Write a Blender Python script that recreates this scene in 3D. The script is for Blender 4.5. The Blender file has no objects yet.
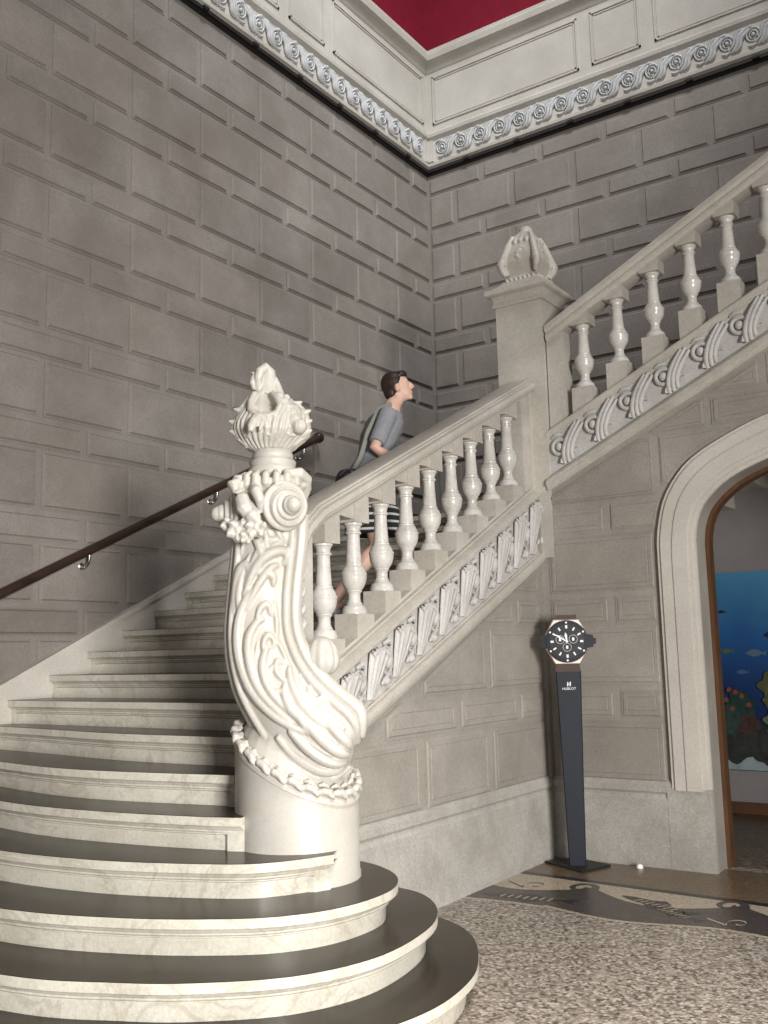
import bpy, bmesh, math, random
from mathutils import Vector, Matrix
random.seed(7)
PI = math.pi
SC = bpy.context.scene
COL = SC.collection

# ------------------------------------------------------------------ materials
def new_mat(name):
    m = bpy.data.materials.new(name); m.use_nodes = True
    nt = m.node_tree; b = nt.nodes['Principled BSDF']
    return m, nt, b

def N(nt, kind, **kw):
    n = nt.nodes.new(kind)
    for k, v in kw.items():
        if k.startswith('i_'):
            key = k[2:]
            n.inputs[int(key) if key.isdigit() else key.replace('_', ' ')].default_value = v
        else: setattr(n, k, v)
    return n

def ramp(nt, fac, stops):
    r = nt.nodes.new('ShaderNodeValToRGB')
    e = r.color_ramp.elements
    while len(e) < len(stops): e.new(0.5)
    for i, (p, c) in enumerate(stops):
        e[i].position = p
        e[i].color = (c, c, c, 1) if isinstance(c, (int, float)) else (*c, 1)
    nt.links.new(fac, r.inputs[0])
    return r.outputs[0]

def mix(nt, fac, a, b, mode='MIX'):
    m = nt.nodes.new('ShaderNodeMix'); m.data_type = 'RGBA'; m.blend_type = mode
    for s, v in ((0, fac), (6, a), (7, b)):
        if hasattr(v, 'is_linked'): nt.links.new(v, m.inputs[s])
        elif isinstance(v, (int, float)): m.inputs[s].default_value = v
        else: m.inputs[s].default_value = (*v, 1)
    return m.outputs[2]

def stone(name, c1, c2, rough=.6, scale=1.2, speck=.25, vein=0., vein_col=(.25, .22, .2), tint=False, bump=.15, spec=.4, stain=0., stain_col=(.2, .17, .14)):
    m, nt, b = new_mat(name); L = nt.links.new
    tc = nt.nodes.new('ShaderNodeNewGeometry')
    n1 = N(nt, 'ShaderNodeTexNoise', i_Scale=scale, i_Detail=8., i_Roughness=.62); L(tc.outputs['Position'], n1.inputs['Vector'])
    f = ramp(nt, n1.outputs[0], [(.32, 0), (.68, 1)])
    col = mix(nt, f, c1, c2)
    n2 = N(nt, 'ShaderNodeTexNoise', i_Scale=70., i_Detail=4., i_Roughness=.8); L(tc.outputs['Position'], n2.inputs['Vector'])
    sp = ramp(nt, n2.outputs[0], [(.3, 1 - speck), (.7, 1 + speck * .35)])
    col = mix(nt, 1., col, sp, 'MULTIPLY')
    if stain:
        n5 = N(nt, 'ShaderNodeTexNoise', i_Scale=.75, i_Detail=5., i_Roughness=.6, i_Distortion=.6); L(tc.outputs['Position'], n5.inputs['Vector'])
        sf = ramp(nt, n5.outputs[0], [(.45, 0), (.75, stain)])
        col = mix(nt, sf, col, stain_col)
    if vein:
        n3 = N(nt, 'ShaderNodeTexNoise', i_Scale=2.2, i_Detail=7., i_Roughness=.6, i_Distortion=1.2); L(tc.outputs['Position'], n3.inputs['Vector'])
        v = ramp(nt, n3.outputs[0], [(.47, 0), (.5, vein), (.53, 0)])
        col = mix(nt, v, col, vein_col)
    if tint:
        a = N(nt, 'ShaderNodeAttribute', attribute_name='tint')
        t = ramp(nt, a.outputs['Fac'], [(0, (.74, .72, .70)), (.5, (1, 1, 1)), (1, (1.12, 1.1, 1.06))])
        col = mix(nt, 1., col, t, 'MULTIPLY')
    L(col, b.inputs['Base Color'])
    b.inputs['Roughness'].default_value = rough
    b.inputs['Specular IOR Level'].default_value = spec
    bp = N(nt, 'ShaderNodeBump', i_Strength=bump, i_Distance=.01); L(n2.outputs[0], bp.inputs['Height']); L(bp.outputs[0], b.inputs['Normal'])
    return m

def plain(name, c, rough=.5, metal=0., spec=.5):
    m, nt, b = new_mat(name)
    b.inputs['Base Color'].default_value = (*c, 1); b.inputs['Roughness'].default_value = rough
    b.inputs['Metallic'].default_value = metal; b.inputs['Specular IOR Level'].default_value = spec
    return m

def noisy(name, c1, c2, scale, rough=.5, bump=0., stretch=(1, 1, 1), detail=5., spec=.4):
    m, nt, b = new_mat(name); L = nt.links.new
    g = nt.nodes.new('ShaderNodeNewGeometry'); mp = N(nt, 'ShaderNodeMapping'); mp.inputs['Scale'].default_value = stretch
    L(g.outputs['Position'], mp.inputs[0])
    n = N(nt, 'ShaderNodeTexNoise', i_Scale=scale, i_Detail=detail, i_Roughness=.65); L(mp.outputs[0], n.inputs['Vector'])
    L(mix(nt, ramp(nt, n.outputs[0], [(.3, 0), (.7, 1)]), c1, c2), b.inputs['Base Color'])
    b.inputs['Roughness'].default_value = rough; b.inputs['Specular IOR Level'].default_value = spec
    if bump:
        bp = N(nt, 'ShaderNodeBump', i_Strength=bump, i_Distance=.01); L(n.outputs[0], bp.inputs['Height']); L(bp.outputs[0], b.inputs['Normal'])
    return m

def terrazzo(name, stops, scale, rough=.35):
    m, nt, b = new_mat(name); L = nt.links.new
    g = nt.nodes.new('ShaderNodeNewGeometry')
    v = N(nt, 'ShaderNodeTexVoronoi', i_Scale=scale, i_Randomness=1.); L(g.outputs['Position'], v.inputs['Vector'])
    s = nt.nodes.new('ShaderNodeSeparateColor'); L(v.outputs['Color'], s.inputs[0])
    r = ramp(nt, s.outputs[0], stops); r.node.color_ramp.interpolation = 'CONSTANT'
    e = ramp(nt, v.outputs['Distance'], [(.0, 1.), (.55, .95), (.75, .65)])
    L(mix(nt, 1., r, e, 'MULTIPLY'), b.inputs['Base Color'])
    b.inputs['Roughness'].default_value = rough
    return m

M = {}
M['block'] = stone('wall_stone', (.20, .177, .157), (.285, .256, .232), rough=.75, scale=1.6, speck=.25, tint=True, bump=.25, spec=.25, stain=.6, stain_col=(.145, .12, .10))
M['lower'] = stone('pale_wall_stone', (.26, .236, .203), (.36, .33, .29), rough=.65, scale=2.2, speck=.22, tint=True, bump=.2, spec=.3, stain=.4, stain_col=(.27, .235, .19))
M['dado'] = stone('dado_stone', (.34, .32, .285), (.48, .455, .41), rough=.6, scale=3.5, speck=.3, vein=.25, bump=.2, spec=.35, stain=.5, stain_col=(.26, .235, .2))
M['cornice'] = stone('cornice_stone', (.41, .385, .34), (.53, .505, .455), rough=.7, scale=1.5, speck=.15, bump=.15, spec=.25, stain=.3, stain_col=(.33, .29, .24))
M['plaster'] = stone('carved_white_plaster', (.44, .44, .44), (.54, .54, .54), rough=.7, scale=4, speck=.12, bump=.1, spec=.3)
M['trim'] = stone('pale_trim_stone', (.50, .46, .405), (.60, .56, .505), rough=.6, scale=2, speck=.18, bump=.15, spec=.3, stain=.25, stain_col=(.38, .33, .28))
M['rail'] = stone('rail_marble', (.40, .365, .315), (.53, .49, .43), rough=.42, scale=2.5, speck=.2, vein=.15, bump=.1, spec=.45)
M['carve'] = stone('carved_stone', (.43, .41, .385), (.56, .54, .515), rough=.6, scale=5, speck=.2, bump=.15, spec=.3)
M['baluster'] = stone('polished_baluster_marble', (.50, .475, .43), (.62, .59, .545), rough=.22, scale=6, speck=.15, vein=.2, bump=.03, spec=.55)
M['newel'] = stone('white_marble', (.44, .412, .362), (.535, .505, .458), rough=.42, scale=3, speck=.1, vein=.22, vein_col=(.52, .43, .33), bump=.06, spec=.45)
M['riser'] = stone('cream_riser_marble', (.55, .51, .42), (.70, .66, .57), rough=.3, scale=3.5, speck=.2, vein=.38, vein_col=(.30, .25, .17), bump=.06, spec=.5)
M['tread'] = stone('polished_tread_painted_reflection', (.020, .014, .009), (.040, .031, .022), rough=.24, scale=2.5, speck=.3, bump=.02, spec=.16)  # marble tread tops coloured dark to imitate the dark stairwell they reflect
M['red'] = noisy('red_wall_paint', (.15, .005, .016), (.185, .008, .02), 6, rough=.8, spec=.2)
M['wood'] = noisy('dark_handrail_wood', (.020, .011, .009), (.045, .023, .017), 14, rough=.35, stretch=(1, .2, 1))
M['frame_wood'] = noisy('brown_door_wood', (.07, .032, .014), (.12, .055, .025), 10, rough=.5, stretch=(3, 3, .4))
M['steel'] = plain('brushed_steel', (.55, .53, .5), .3, 1.)
M['dark_metal'] = plain('dark_metal', (.02, .018, .016), .5, .3)
M['navy'] = plain('navy_lacquer', (.010, .013, .021), .45, 0, .3)
M['black'] = plain('matt_black_metal', (.012, .012, .012), .55)
M['gold'] = plain('rose_steel', (.75, .62, .54), .28, .85)
M['dial'] = plain('black_dial', (.006, .006, .007), .35)
M['white'] = plain('white_print', (.85, .85, .85), .5)
M['strap'] = plain('brown_leather', (.06, .03, .022), .6)
M['ter'] = terrazzo('pebble_terrazzo', [(0, (.10, .08, .064)), (.14, (.19, .155, .125)), (.34, (.27, .225, .185)), (.6, (.35, .30, .25)), (.85, (.46, .41, .35))], 70, .35)
M['ter_brown'] = terrazzo('brown_mosaic', [(0, (.10, .065, .032)), (.4, (.15, .10, .055)), (.75, (.2, .14, .08))], 110, .28)
M['ter_dark'] = terrazzo('dark_mosaic', [(0, (.045, .036, .032)), (.4, (.06, .048, .042)), (.75, (.08, .066, .058))], 110, .3)
M['ter_black'] = terrazzo('black_mosaic', [(0, (.010, .009, .009)), (.5, (.018, .016, .016)), (.8, (.03, .027, .026))], 110, .3)
M['ter_cream'] = terrazzo('cream_mosaic', [(0, (.36, .29, .21)), (.4, (.43, .35, .26)), (.75, (.5, .42, .33))], 110, .3)
M['room'] = noisy('grey_room_paint', (.20, .18, .18), (.24, .22, .215), 3, rough=.8)
M['roomfloor'] = terrazzo('room_floor', [(0, (.10, .065, .04)), (.5, (.16, .11, .07)), (.8, (.24, .17, .11))], 60, .3)
M['skin'] = noisy('skin', (.56, .34, .26), (.62, .40, .31), 20, rough=.5)
M['hair'] = noisy('dark_brown_hair', (.016, .009, .007), (.04, .022, .016), 60, rough=.45, stretch=(1, 1, .3))
M['shirt'] = noisy('grey_cotton', (.20, .205, .22), (.25, .255, .272), 30, rough=.85)
M['strap_g'] = plain('grey_green_strap', (.2, .205, .17), .8)
M['bag'] = plain('dark_bag', (.02, .02, .022), .6)
M['belt'] = plain('black_belt', (.008, .008, .009), .5)
M['shoe'] = plain('white_canvas', (.5, .5, .5), .7)

def stripes():
    m, nt, b = new_mat('black_white_stripes'); L = nt.links.new
    g = nt.nodes.new('ShaderNodeNewGeometry'); s = nt.nodes.new('ShaderNodeSeparateXYZ'); L(g.outputs['Position'], s.inputs[0])
    w = N(nt, 'ShaderNodeMath', operation='MULTIPLY'); w.inputs[1].default_value = 2 * PI / .045; L(s.outputs[2], w.inputs[0])
    q = N(nt, 'ShaderNodeMath', operation='SINE'); L(w.outputs[0], q.inputs[0])
    r = ramp(nt, q.outputs[0], [(.0, .012), (.55, .45)]); r.node.color_ramp.interpolation = 'CONSTANT'
    L(r, b.inputs['Base Color']); b.inputs['Roughness'].default_value = .85
    return m
M['stripe'] = stripes()

# ------------------------------------------------------------------ mesh builder
class MB:
    def __init__(s): s.v = []; s.f = []; s.mi = []; s.t = []; s.mat = 0; s.tint = .5
    def add(s, vs, fs, flip=False):
        o = len(s.v); s.v += [Vector(p) for p in vs]
        for f in fs:
            g = [i + o for i in f]
            s.f.append(g[::-1] if flip else g); s.mi.append(s.mat); s.t.append(s.tint)
    def box(s, a, b):
        x0, y0, z0 = a; x1, y1, z1 = b
        s.add([(x0, y0, z0), (x1, y0, z0), (x1, y1, z0), (x0, y1, z0), (x0, y0, z1), (x1, y0, z1), (x1, y1, z1), (x0, y1, z1)],
              [(3, 2, 1, 0), (4, 5, 6, 7), (0, 1, 5, 4), (1, 2, 6, 5), (2, 3, 7, 6), (3, 0, 4, 7)])
    def prism(s, poly, fn, a, b):
        """poly of 2D points, fn(p,q,h) -> 3D, extruded between heights a and b"""
        n = len(poly)
        s.add([fn(p, q, a) for p, q in poly] + [fn(p, q, b) for p, q in poly],
              [tuple(range(n))[::-1], tuple(range(n, 2 * n))] + [(i, (i + 1) % n, n + (i + 1) % n, n + i) for i in range(n)])
    def loft(s, rings, closed=True, cap=True, flip=False):
        n = len(rings[0]); vs = [p for r in rings for p in r]; fs = []
        for k in range(len(rings) - 1):
            for i in range(n if closed else n - 1):
                j = (i + 1) % n
                fs.append((k * n + i, k * n + j, (k + 1) * n + j, (k + 1) * n + i))
        if cap and closed:
            fs.append(tuple(range(n))[::-1]); fs.append(tuple(range((len(rings) - 1) * n, len(rings) * n)))
        s.add(vs, fs, flip)
    def lathe(s, prof, c=(0, 0, 0), n=24):
        cx, cy, cz = c
        s.loft([[(cx + r * math.cos(2 * PI * i / n), cy + r * math.sin(2 * PI * i / n), cz + z) for i in range(n)] for r, z in prof])
    def tube(s, pts, rad, n=8, nrm=None, flat=1.):
        """tapered tube; flat squashes it along nrm"""
        pts = [Vector(p) for p in pts]; m = len(pts)
        if isinstance(rad, (int, float)): rad = [rad] * m
        rings = []; prev = None
        for i, p in enumerate(pts):
            t = (pts[min(i + 1, m - 1)] - pts[max(i - 1, 0)])
            if t.length < 1e-9: t = Vector((0, 0, 1))
            t.normalize()
            if nrm is not None: a = Vector(nrm[i] if isinstance(nrm, list) else nrm)
            elif prev is not None: a = prev
            else: a = Vector((0, 0, 1)) if abs(t.z) < .9 else Vector((1, 0, 0))
            a = a - t * a.dot(t)
            if a.length < 1e-6: a = t.orthogonal()
            a.normalize(); prev = a; c = t.cross(a)
            rings.append([p + (a * math.cos(2 * PI * k / n) * flat + c * math.sin(2 * PI * k / n)) * max(rad[i], 1e-4) for k in range(n)])
        s.loft(rings)
    def ball(s, c, r, n=12, m=8, rot=None):
        if isinstance(r, (int, float)): r = (r, r, r)
        c = Vector(c); rings = []
        for j in range(m + 1):
            ph = -PI / 2 + PI * (j if 0 < j < m else (j + (.02 if j == 0 else -.02))) / m
            ring = []
            for i in range(n):
                d = Vector((r[0] * math.cos(ph) * math.cos(2 * PI * i / n), r[1] * math.cos(ph) * math.sin(2 * PI * i / n), r[2] * math.sin(ph)))
                if rot is not None: d = rot @ d
                ring.append(c + d)
            rings.append(ring)
        s.loft(rings)
    def build(s, name, mats, parent=None, smooth=None, mods=None, tint=False):
        off = Vector(parent['wpos']) if parent is not None and 'wpos' in parent else Vector((0, 0, 0))
        me = bpy.data.meshes.new(name)
        me.from_pydata([tuple(p - off) for p in s.v], [], s.f)
        for m in (mats if isinstance(mats, (list, tuple)) else [mats]): me.materials.append(m)
        me.polygons.foreach_set('material_index', s.mi)
        if tint:
            a = me.attributes.new('tint', 'FLOAT', 'FACE'); a.data.foreach_set('value', s.t)
        if smooth is not None:
            me.polygons.foreach_set('use_smooth', [True] * len(me.polygons))
            me.set_sharp_from_angle(angle=math.radians(smooth))
        me.update()
        o = bpy.data.objects.new(name, me); COL.objects.link(o)
        if parent is not None:
            o.parent = parent; o['wpos'] = tuple(off)
        return o

def fix_normals(o):
    bm = bmesh.new(); bm.from_mesh(o.data); bmesh.ops.recalc_face_normals(bm, faces=bm.faces); bm.to_mesh(o.data); bm.free()
    return o

def thing(name, label, cat, loc=(0, 0, 0), group=None):
    o = bpy.data.objects.new(name, None); COL.objects.link(o)
    o.location = loc; o['wpos'] = tuple(loc); o['label'] = label; o['category'] = cat
    o.empty_display_size = .1
    if group: o['group'] = group
    return o

def struct(o, label=None):
    o['kind'] = 'structure'
    if label: o['label'] = label
    return o

def remesh(o, voxel, smooth_it=4, fac=.5):
    m = o.modifiers.new('union', 'REMESH'); m.mode = 'VOXEL'; m.voxel_size = voxel; m.use_smooth_shade = True
    if smooth_it:
        q = o.modifiers.new('soften', 'SMOOTH'); q.iterations = smooth_it; q.factor = fac
    return o

def crom(P, n):
    """Catmull-Rom through P, n samples per span"""
    P = [Vector(p) for p in P]; out = []
    for i in range(len(P) - 1):
        a, b, c, d = P[max(i - 1, 0)], P[i], P[i + 1], P[min(i + 2, len(P) - 1)]
        for k in range(n):
            t = k / n
            out.append(.5 * ((2 * b) + (c - a) * t + (2 * a - 5 * b + 4 * c - d) * t * t + (3 * b - a - 3 * c + d) * t ** 3))
    out.append(P[-1]); return out

# ------------------------------------------------------------------ dimensions
W1, W2 = 2.41, 2.63
ZT, P, TS, B = .534, .6, .216, .6984         # block courses
R, GO, Y8 = .139, .287, -5.10                # risers
NST = 17
LAND = R * NST

# ------------------------------------------------------------------ block walls
def panels(mb, polys, fn, nrm_h, bev=.010, dep=.014, mat=0, line=False):
    """raised ashlar panels: polys are (p,q) outlines on the wall plane; fn(p,q,h)"""
    for poly in polys:
        poly = [q for i, q in enumerate(poly) if (Vector(q) - Vector(poly[i - 1])).length > .012]
        n = len(poly)
        if n < 3: continue
        cp = sum(p for p, q in poly) / n; cq = sum(q for p, q in poly) / n
        mb.tint = min(1, max(0, random.gauss(.52, .11)))
        def inset(d):
            out = []
            for i in range(n):
                a, b, c = Vector(poly[i - 1]), Vector(poly[i]), Vector(poly[(i + 1) % n])
                e1 = (b - a).normalized(); e2 = (c - b).normalized()
                n1 = Vector((-e1.y, e1.x)); n2 = Vector((-e2.y, e2.x))
                k = n1 + n2
                if k.length < 1e-5: k = n1
                k = k / max(.12, k.dot(n1))
                out.append(tuple(b + k * d))
            return out
        lev = [(0, -.002), (0, .005), (.012, .005), (bev + .012, dep + .004)]
        def ok(d):
            o_ = inset(d)
            return all((Vector(o_[(i + 1) % n]) - Vector(o_[i])).dot(Vector(poly[(i + 1) % n]) - Vector(poly[i])) > 0 for i in range(n))
        if line: lev += [(bev + .034, dep + .004), (bev + .038, dep + .001), (bev + .042, dep + .004)]
        dm = lev[-1][0]
        while dm > .001 and not ok(dm * 1.1): dm *= .9
        lev = [(d * min(1, dm / lev[-1][0]), h) for d, h in lev]
        rings = [[fn(p, q, h) for p, q in inset(d)] for d, h in lev]
        k = len(rings); fs = []
        for r in range(k - 1):
            for i in range(n):
                j = (i + 1) % n; fs.append((r * n + i, r * n + j, (r + 1) * n + j, (r + 1) * n + i))
        fs.append(tuple(range((k - 1) * n, k * n)))
        mb.mat = mat; mb.add([p for r in rings for p in r], fs)
    mb.tint = .5

def ccw(poly):
    a = sum(poly[i][0] * poly[(i + 1) % len(poly)][1] - poly[(i + 1) % len(poly)][0] * poly[i][1] for i in range(len(poly)))
    return poly if a > 0 else poly[::-1]

def clip(poly, a, b, c):
    """keep a*p+b*q<=c"""
    out = []
    for i in range(len(poly)):
        p, q = poly[i], poly[(i + 1) % len(poly)]
        dp = a * p[0] + b * p[1] - c; dq = a * q[0] + b * q[1] - c
        if dp <= 0: out.append(p)
        if dp * dq < 0:
            t = dp / (dp - dq); out.append((p[0] + t * (q[0] - p[0]), p[1] + t * (q[1] - p[1])))
    return out

GAP = .022                                   # half joint strip outside the chamfer
def rows(k0, k1):
    for k in range(k0, k1):
        z = ZT + P * k
        yield k, 'T', z - .028, z + .384 - .040
        yield k, 'S', z - TS - .020, z - .064

def grid_panels(p0, p1, k0, k1, zmax, t_off, s_off, b=B):
    out = []
    for k, kind, za, zb in rows(k0, k1):
        if za > zmax - .08: continue
        zb = min(zb, zmax - .03)
        off = t_off if kind == 'T' else s_off
        n0 = math.floor((p0 - off) / b) - 1
        n1 = math.ceil((p1 - off) / b) + 1
        for i in range(n0, n1):
            a = max(p0, off + i * b + GAP); c = min(p1, off + (i + 1) * b - GAP)
            if c - a > .08: out.append([(a, za), (c, za), (c, zb), (a, zb)])
    return out

# left wall: plane x=0, p = -y so that the outline stays counter-clockwise seen from the room
YL = -9.0
f_left = lambda p, q, h: (h, p, q)
mb = MB(); mb.box((-.3, YL, 0), (0, 0.3, 7.9))
panels(mb, [[(a, b) for a, b in q] for q in grid_panels(YL, -.03, 0, 11, 6.5, 0.0, B / 2)], f_left, 1)
struct(mb.build('wall_left', M['block'], tint=True))
XB = 7.5
f_back = lambda p, q, h: (p, -h, q)
mb = MB(); mb.box((0, 0, 0), (XB, .3, 7.9))
panels(mb, grid_panels(.03, XB, 3, 11, 6.5, .345, .68, .681), f_back, 1)
struct(mb.build('wall_back', M['block'], tint=True))
# red upper walls
mb = MB(); mb.box((-.3, YL, 7.9), (-.02, .3, 11.5)); struct(mb.build('wall_left_upper', M['red']))
mb = MB(); mb.box((-.02, .02, 7.9), (XB, .3, 11.5)); struct(mb.build('wall_back_upper', M['red']))

# cornice: profile (depth, z)
PROF = [(0, 6.58), (.04, 6.58), (.045, 6.59), (.07, 6.60), (.075, 6.63), (.06, 6.64), (.045, 6.645), (.04, 6.655), (.04, 6.90), (.05, 6.91), (.075, 6.935), (.08, 6.97), (.055, 6.99),
        (.045, 7.01), (.045, 7.70), (.055, 7.71), (.07, 7.74), (.10, 7.78), (.14, 7.80), (.15, 7.86), (.13, 7.885), (.13, 7.92), (-.05, 7.92)]
def cornice(name, left):
    mb = MB()
    a = [(d, -d, z) for d, z in PROF]
    b = [(d, YL, z) for d, z in PROF] if left else [(XB, -d, z) for d, z in PROF]
    mb.loft([b, a] if left else [a, b], closed=False, cap=False, flip=True)
    fn = (lambda p, q, h: (.045 + h, -p, q)) if left else (lambda p, q, h: (p, -.045 - h, q))
    pos = .13; lens = [1.62, .52, 1.62, .52, 1.62, .52, 1.62] if left else [1.72, .50, 1.72, .50, 1.72]
    for L in lens:
        # sunk panel with moulded frame
        for (d, w, h) in ((0, .018, .014), (.03, .012, .008)):
            x0, x1, z0, z1 = pos + d, pos + L - d, 7.08 + d, 7.64 - d
            for q in ([(x0, z0), (x1, z0), (x1, z0 + w), (x0, z0 + w)], [(x0, z1 - w), (x1, z1 - w), (x1, z1), (x0, z1)],
                      [(x0, z0), (x0 + w, z0), (x0 + w, z1), (x0, z1)], [(x1 - w, z0), (x1, z0), (x1, z1), (x1 - w, z1)]):
                mb.prism(q, fn, -.003, h)
        pos += L + .14
    # upright strip in the corner of the frieze
    q = [(.05, 6.655), (.12, 6.655), (.12, 6.90), (.05, 6.90)]
    mb.prism(q, fn, -.01, .02)
    o = struct(fix_normals(mb.build(name, M['cornice'])))
    # dark slot strip under the cornice
    mb = MB()
    if left:
        mb.box((0, YL, 6.545), (.05, -.05, 6.58)); mb.box((0, YL, 6.525), (.03, -.03, 6.545))
        for k in range(13): mb.box((.05, -.5 - .6 * k, 6.55), (.075, -.44 - .6 * k, 6.575))
    else:
        mb.box((0, -.05, 6.545), (XB, 0, 6.58)); mb.box((0, -.03, 6.525), (XB, 0, 6.545))
        for k in range(11): mb.box((.5 + .6 * k, -.075, 6.55), (.56 + .6 * k, -.045, 6.575))
    mb.build('picture_rail', M['dark_metal'], o)
    # carved running leaf frieze
    mb = MB(); z0, z1 = 6.665, 6.89; n = 30 if left else 26
    f = (lambda s, t, h: (.04 + h, -s, t)) if left else (lambda s, t, h: (s, -.04 - h, t))
    nr = (1, 0, 0) if left else (0, -1, 0)
    for k in range(n):
        s0 = .17 + .235 * k; zc = (z0 + z1) / 2
        for r_, tr in ((.062, .014), (.036, .011)):
            mb.tube([f(s0 + .06 + r_ * math.cos(a), zc + .012 + r_ * math.sin(a), .010 + .006 * math.sin(a)) for a in [-.6 + i * .42 for i in range(14)]], [tr * (1.1 - .045 * i) for i in range(14)], 6, nr)
        mb.ball(f(s0 + .06, zc + .012, .012), .020, 8, 6)
        for ds, dz, r in ((0, 0, .019), (.028, -.020, .016), (-.022, .028, .013)):
            pts = [(s0 + .10 + ds, z0 + .02 + max(0, dz)), (s0 + .145 + ds, z0 + .065 + dz), (s0 + .160 + ds, zc + .02 + dz), (s0 + .195 + ds, z1 - .05 + dz), (s0 + .235 + ds, z1 - .012 + min(0, dz))]
            cc = crom([Vector(p) for p in pts], 3); m_ = len(cc) - 1
            mb.tube([f(a, min(z1, max(z0, b)), .012 + .008 * math.sin(PI * i / m_)) for i, (a, b) in enumerate([tuple(q) for q in cc])], [r * (.4 + .8 * math.sin(PI * (.1 + .8 * i / m_))) for i in range(m_ + 1)], 6, nr)
        mb.tube([f(s0 - .01, z1 - .02, .01), f(s0 + .04, z1 - .012, .018), f(s0 + .09, z1 - .03, .012)], [.008, .014, .008], 6, nr)
        mb.tube([f(s0 + .01, z0 + .03, .01), f(s0 + .05, z0 + .015, .016), f(s0 + .09, z0 + .03, .010)], [.008, .012, .006], 6, nr)
    mb.build('carved_frieze', M['plaster'], o, smooth=60)
cornice('trim_1', True); cornice('trim_2', False)

# ------------------------------------------------------------------ lower walls
ARO = [(3.232, 1.98), (3.245, 2.085), (3.296, 2.27), (3.418, 2.445), (3.572, 2.555), (3.836, 2.672), (3.975, 2.712), (4.24, 2.765), (4.5, 2.785)]
ARI = [(3.471, 1.98), (3.489, 2.10), (3.549, 2.222), (3.705, 2.352), (3.936, 2.445), (4.2, 2.515), (4.5, 2.54)]
XC = 4.5
def arch_curve(pts, n=6):
    c = [tuple(p) for p in crom([Vector(p) for p in pts], n)]
    return c + [(2 * XC - x, z) for x, z in c[-2::-1]]
ao = arch_curve(ARO); ai = arch_curve(ARI)
XR = 6.6
f2low = lambda x: 2.405 + .489 * (x - 2.505)
fn_door = lambda p, q, h: (p, -W2 - h, q)
mb = MB()
cols = [(x, 0.) for x in (W1 - .2, 2.5, 2.9, 3.2, 3.4709)] + list(ai) + [(x, 0.) for x in (2 * XC - 3.4709, 6.0, XR)]
mb.loft([[fn_door(x, zl_, -.18), fn_door(x, zl_, 0), fn_door(x, max(2.3, f2low(x) + .2), 0), fn_door(x, max(2.3, f2low(x) + .2), -.18)] for x, zl_ in cols])
def arx(z):
    if z <= 1.98: return 3.232
    for (x0, z0), (x1, z1) in zip(ao, ao[1:]):
        if z0 <= z <= z1 and z1 > z0: return x0 + (x1 - x0) * (z - z0) / (z1 - z0)
    return 99
def simp(q):
    return [q[i] for i in range(len(q)) if abs((q[i][0] - q[i - 1][0]) * (q[(i + 1) % len(q)][1] - q[i][1]) - (q[i][1] - q[i - 1][1]) * (q[(i + 1) % len(q)][0] - q[i][0])) > 2e-5]
pan = []
XL0 = 2.475
for k, kind, za, zb in rows(0, 7):
    if za < .49: continue
    jo = [2.905] if kind == 'S' else ([] if k < 3 else [3.256])
    cuts = [XL0] + jo + [XR]
    if za > 2.2: cuts = [XL0] + ([3.256, 3.95, 4.65, 5.35, 6.05] if kind == 'T' else [2.905, 3.6, 4.3, 5.0, 5.7]) + [XR]
    for a, b in zip(cuts, cuts[1:]):
        a += GAP if a > XL0 else 0; b -= GAP
        m = 6
        right = []
        for i in range(m + 1):
            z = za + (zb - za) * i / m
            right.append((min(b, arx(z) - .03), z))
        right = [(x, z) for x, z in right if x > a + .03]
        if not right: continue
        rr = [right[0]] + [right[i] for i in range(1, len(right) - 1) if abs(right[i][0] - b) > 1e-6] + ([right[-1]] if len(right) > 1 else [])
        q = [(a, za)] + rr + [(a, zb)]
        if rr[0][1] > za + 1e-6: q = [(a, rr[0][1])] + rr[0:] + [(a, zb)]
        q = clip(q, -.489, 1, f2low(0) - .035)
        if len(q) < 3: continue
        q = simp(q)
        ar = abs(sum(q[i][0] * q[(i + 1) % len(q)][1] - q[(i + 1) % len(q)][0] * q[i][1] for i in range(len(q)))) / 2
        if ar > .02: pan.append(q)
panels(mb, [ccw(q) for q in pan], fn_door, 1, bev=.006, dep=.006, line=True)
# mirror side of the arch: plain blocks
panels(mb, [[(5.8, za), (XR - .02, za), (XR - .02, zb), (5.8, zb)] for k, kd, za, zb in rows(0, 4) if za > .49], fn_door, 1, bev=.006, dep=.006, line=True)
wall_door = struct(mb.build('wall_doorway', M['lower'], tint=True))
# arch moulding
mb = MB()
def band(out, inn, h0, h1, fn):
    n = len(out)
    for i in range(n - 1):
        q = [out[i], out[i + 1], inn[i + 1], inn[i]]
    rings = [[fn(*o_, h0), fn(*o_, h1), fn(*i_, h1), fn(*i_, h0)] for o_, i_ in zip(out, inn)]
    mb.loft(rings)
def resample(c, n):
    c = [Vector(p) for p in c]; L = [0]
    for a, b in zip(c, c[1:]): L.append(L[-1] + (b - a).length)
    out = []; j = 0
    for i in range(n):
        t = L[-1] * i / (n - 1)
        while j < len(c) - 2 and L[j + 1] < t: j += 1
        u = (t - L[j]) / max(1e-9, L[j + 1] - L[j]); out.append(tuple(c[j].lerp(c[j + 1], min(1, u))))
    return out
mirror = lambda x: 2 * XC - x
O_ = resample([(3.232, .47), (3.232, 1.2)] + ao + [(mirror(3.232), .47)], 97)
I_ = resample([(3.471, .47), (3.471, 1.2)] + ai + [(mirror(3.471), .47)], 97)
lerp2 = lambda t: [(a[0] + (b[0] - a[0]) * t, a[1] + (b[1] - a[1]) * t) for a, b in zip(O_, I_)]
band(O_, lerp2(.10), -.01, .030, fn_door)
band(lerp2(.10), lerp2(.36), -.01, .042, fn_door)
band(lerp2(.36), lerp2(.40), -.01, .034, fn_door)
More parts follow.
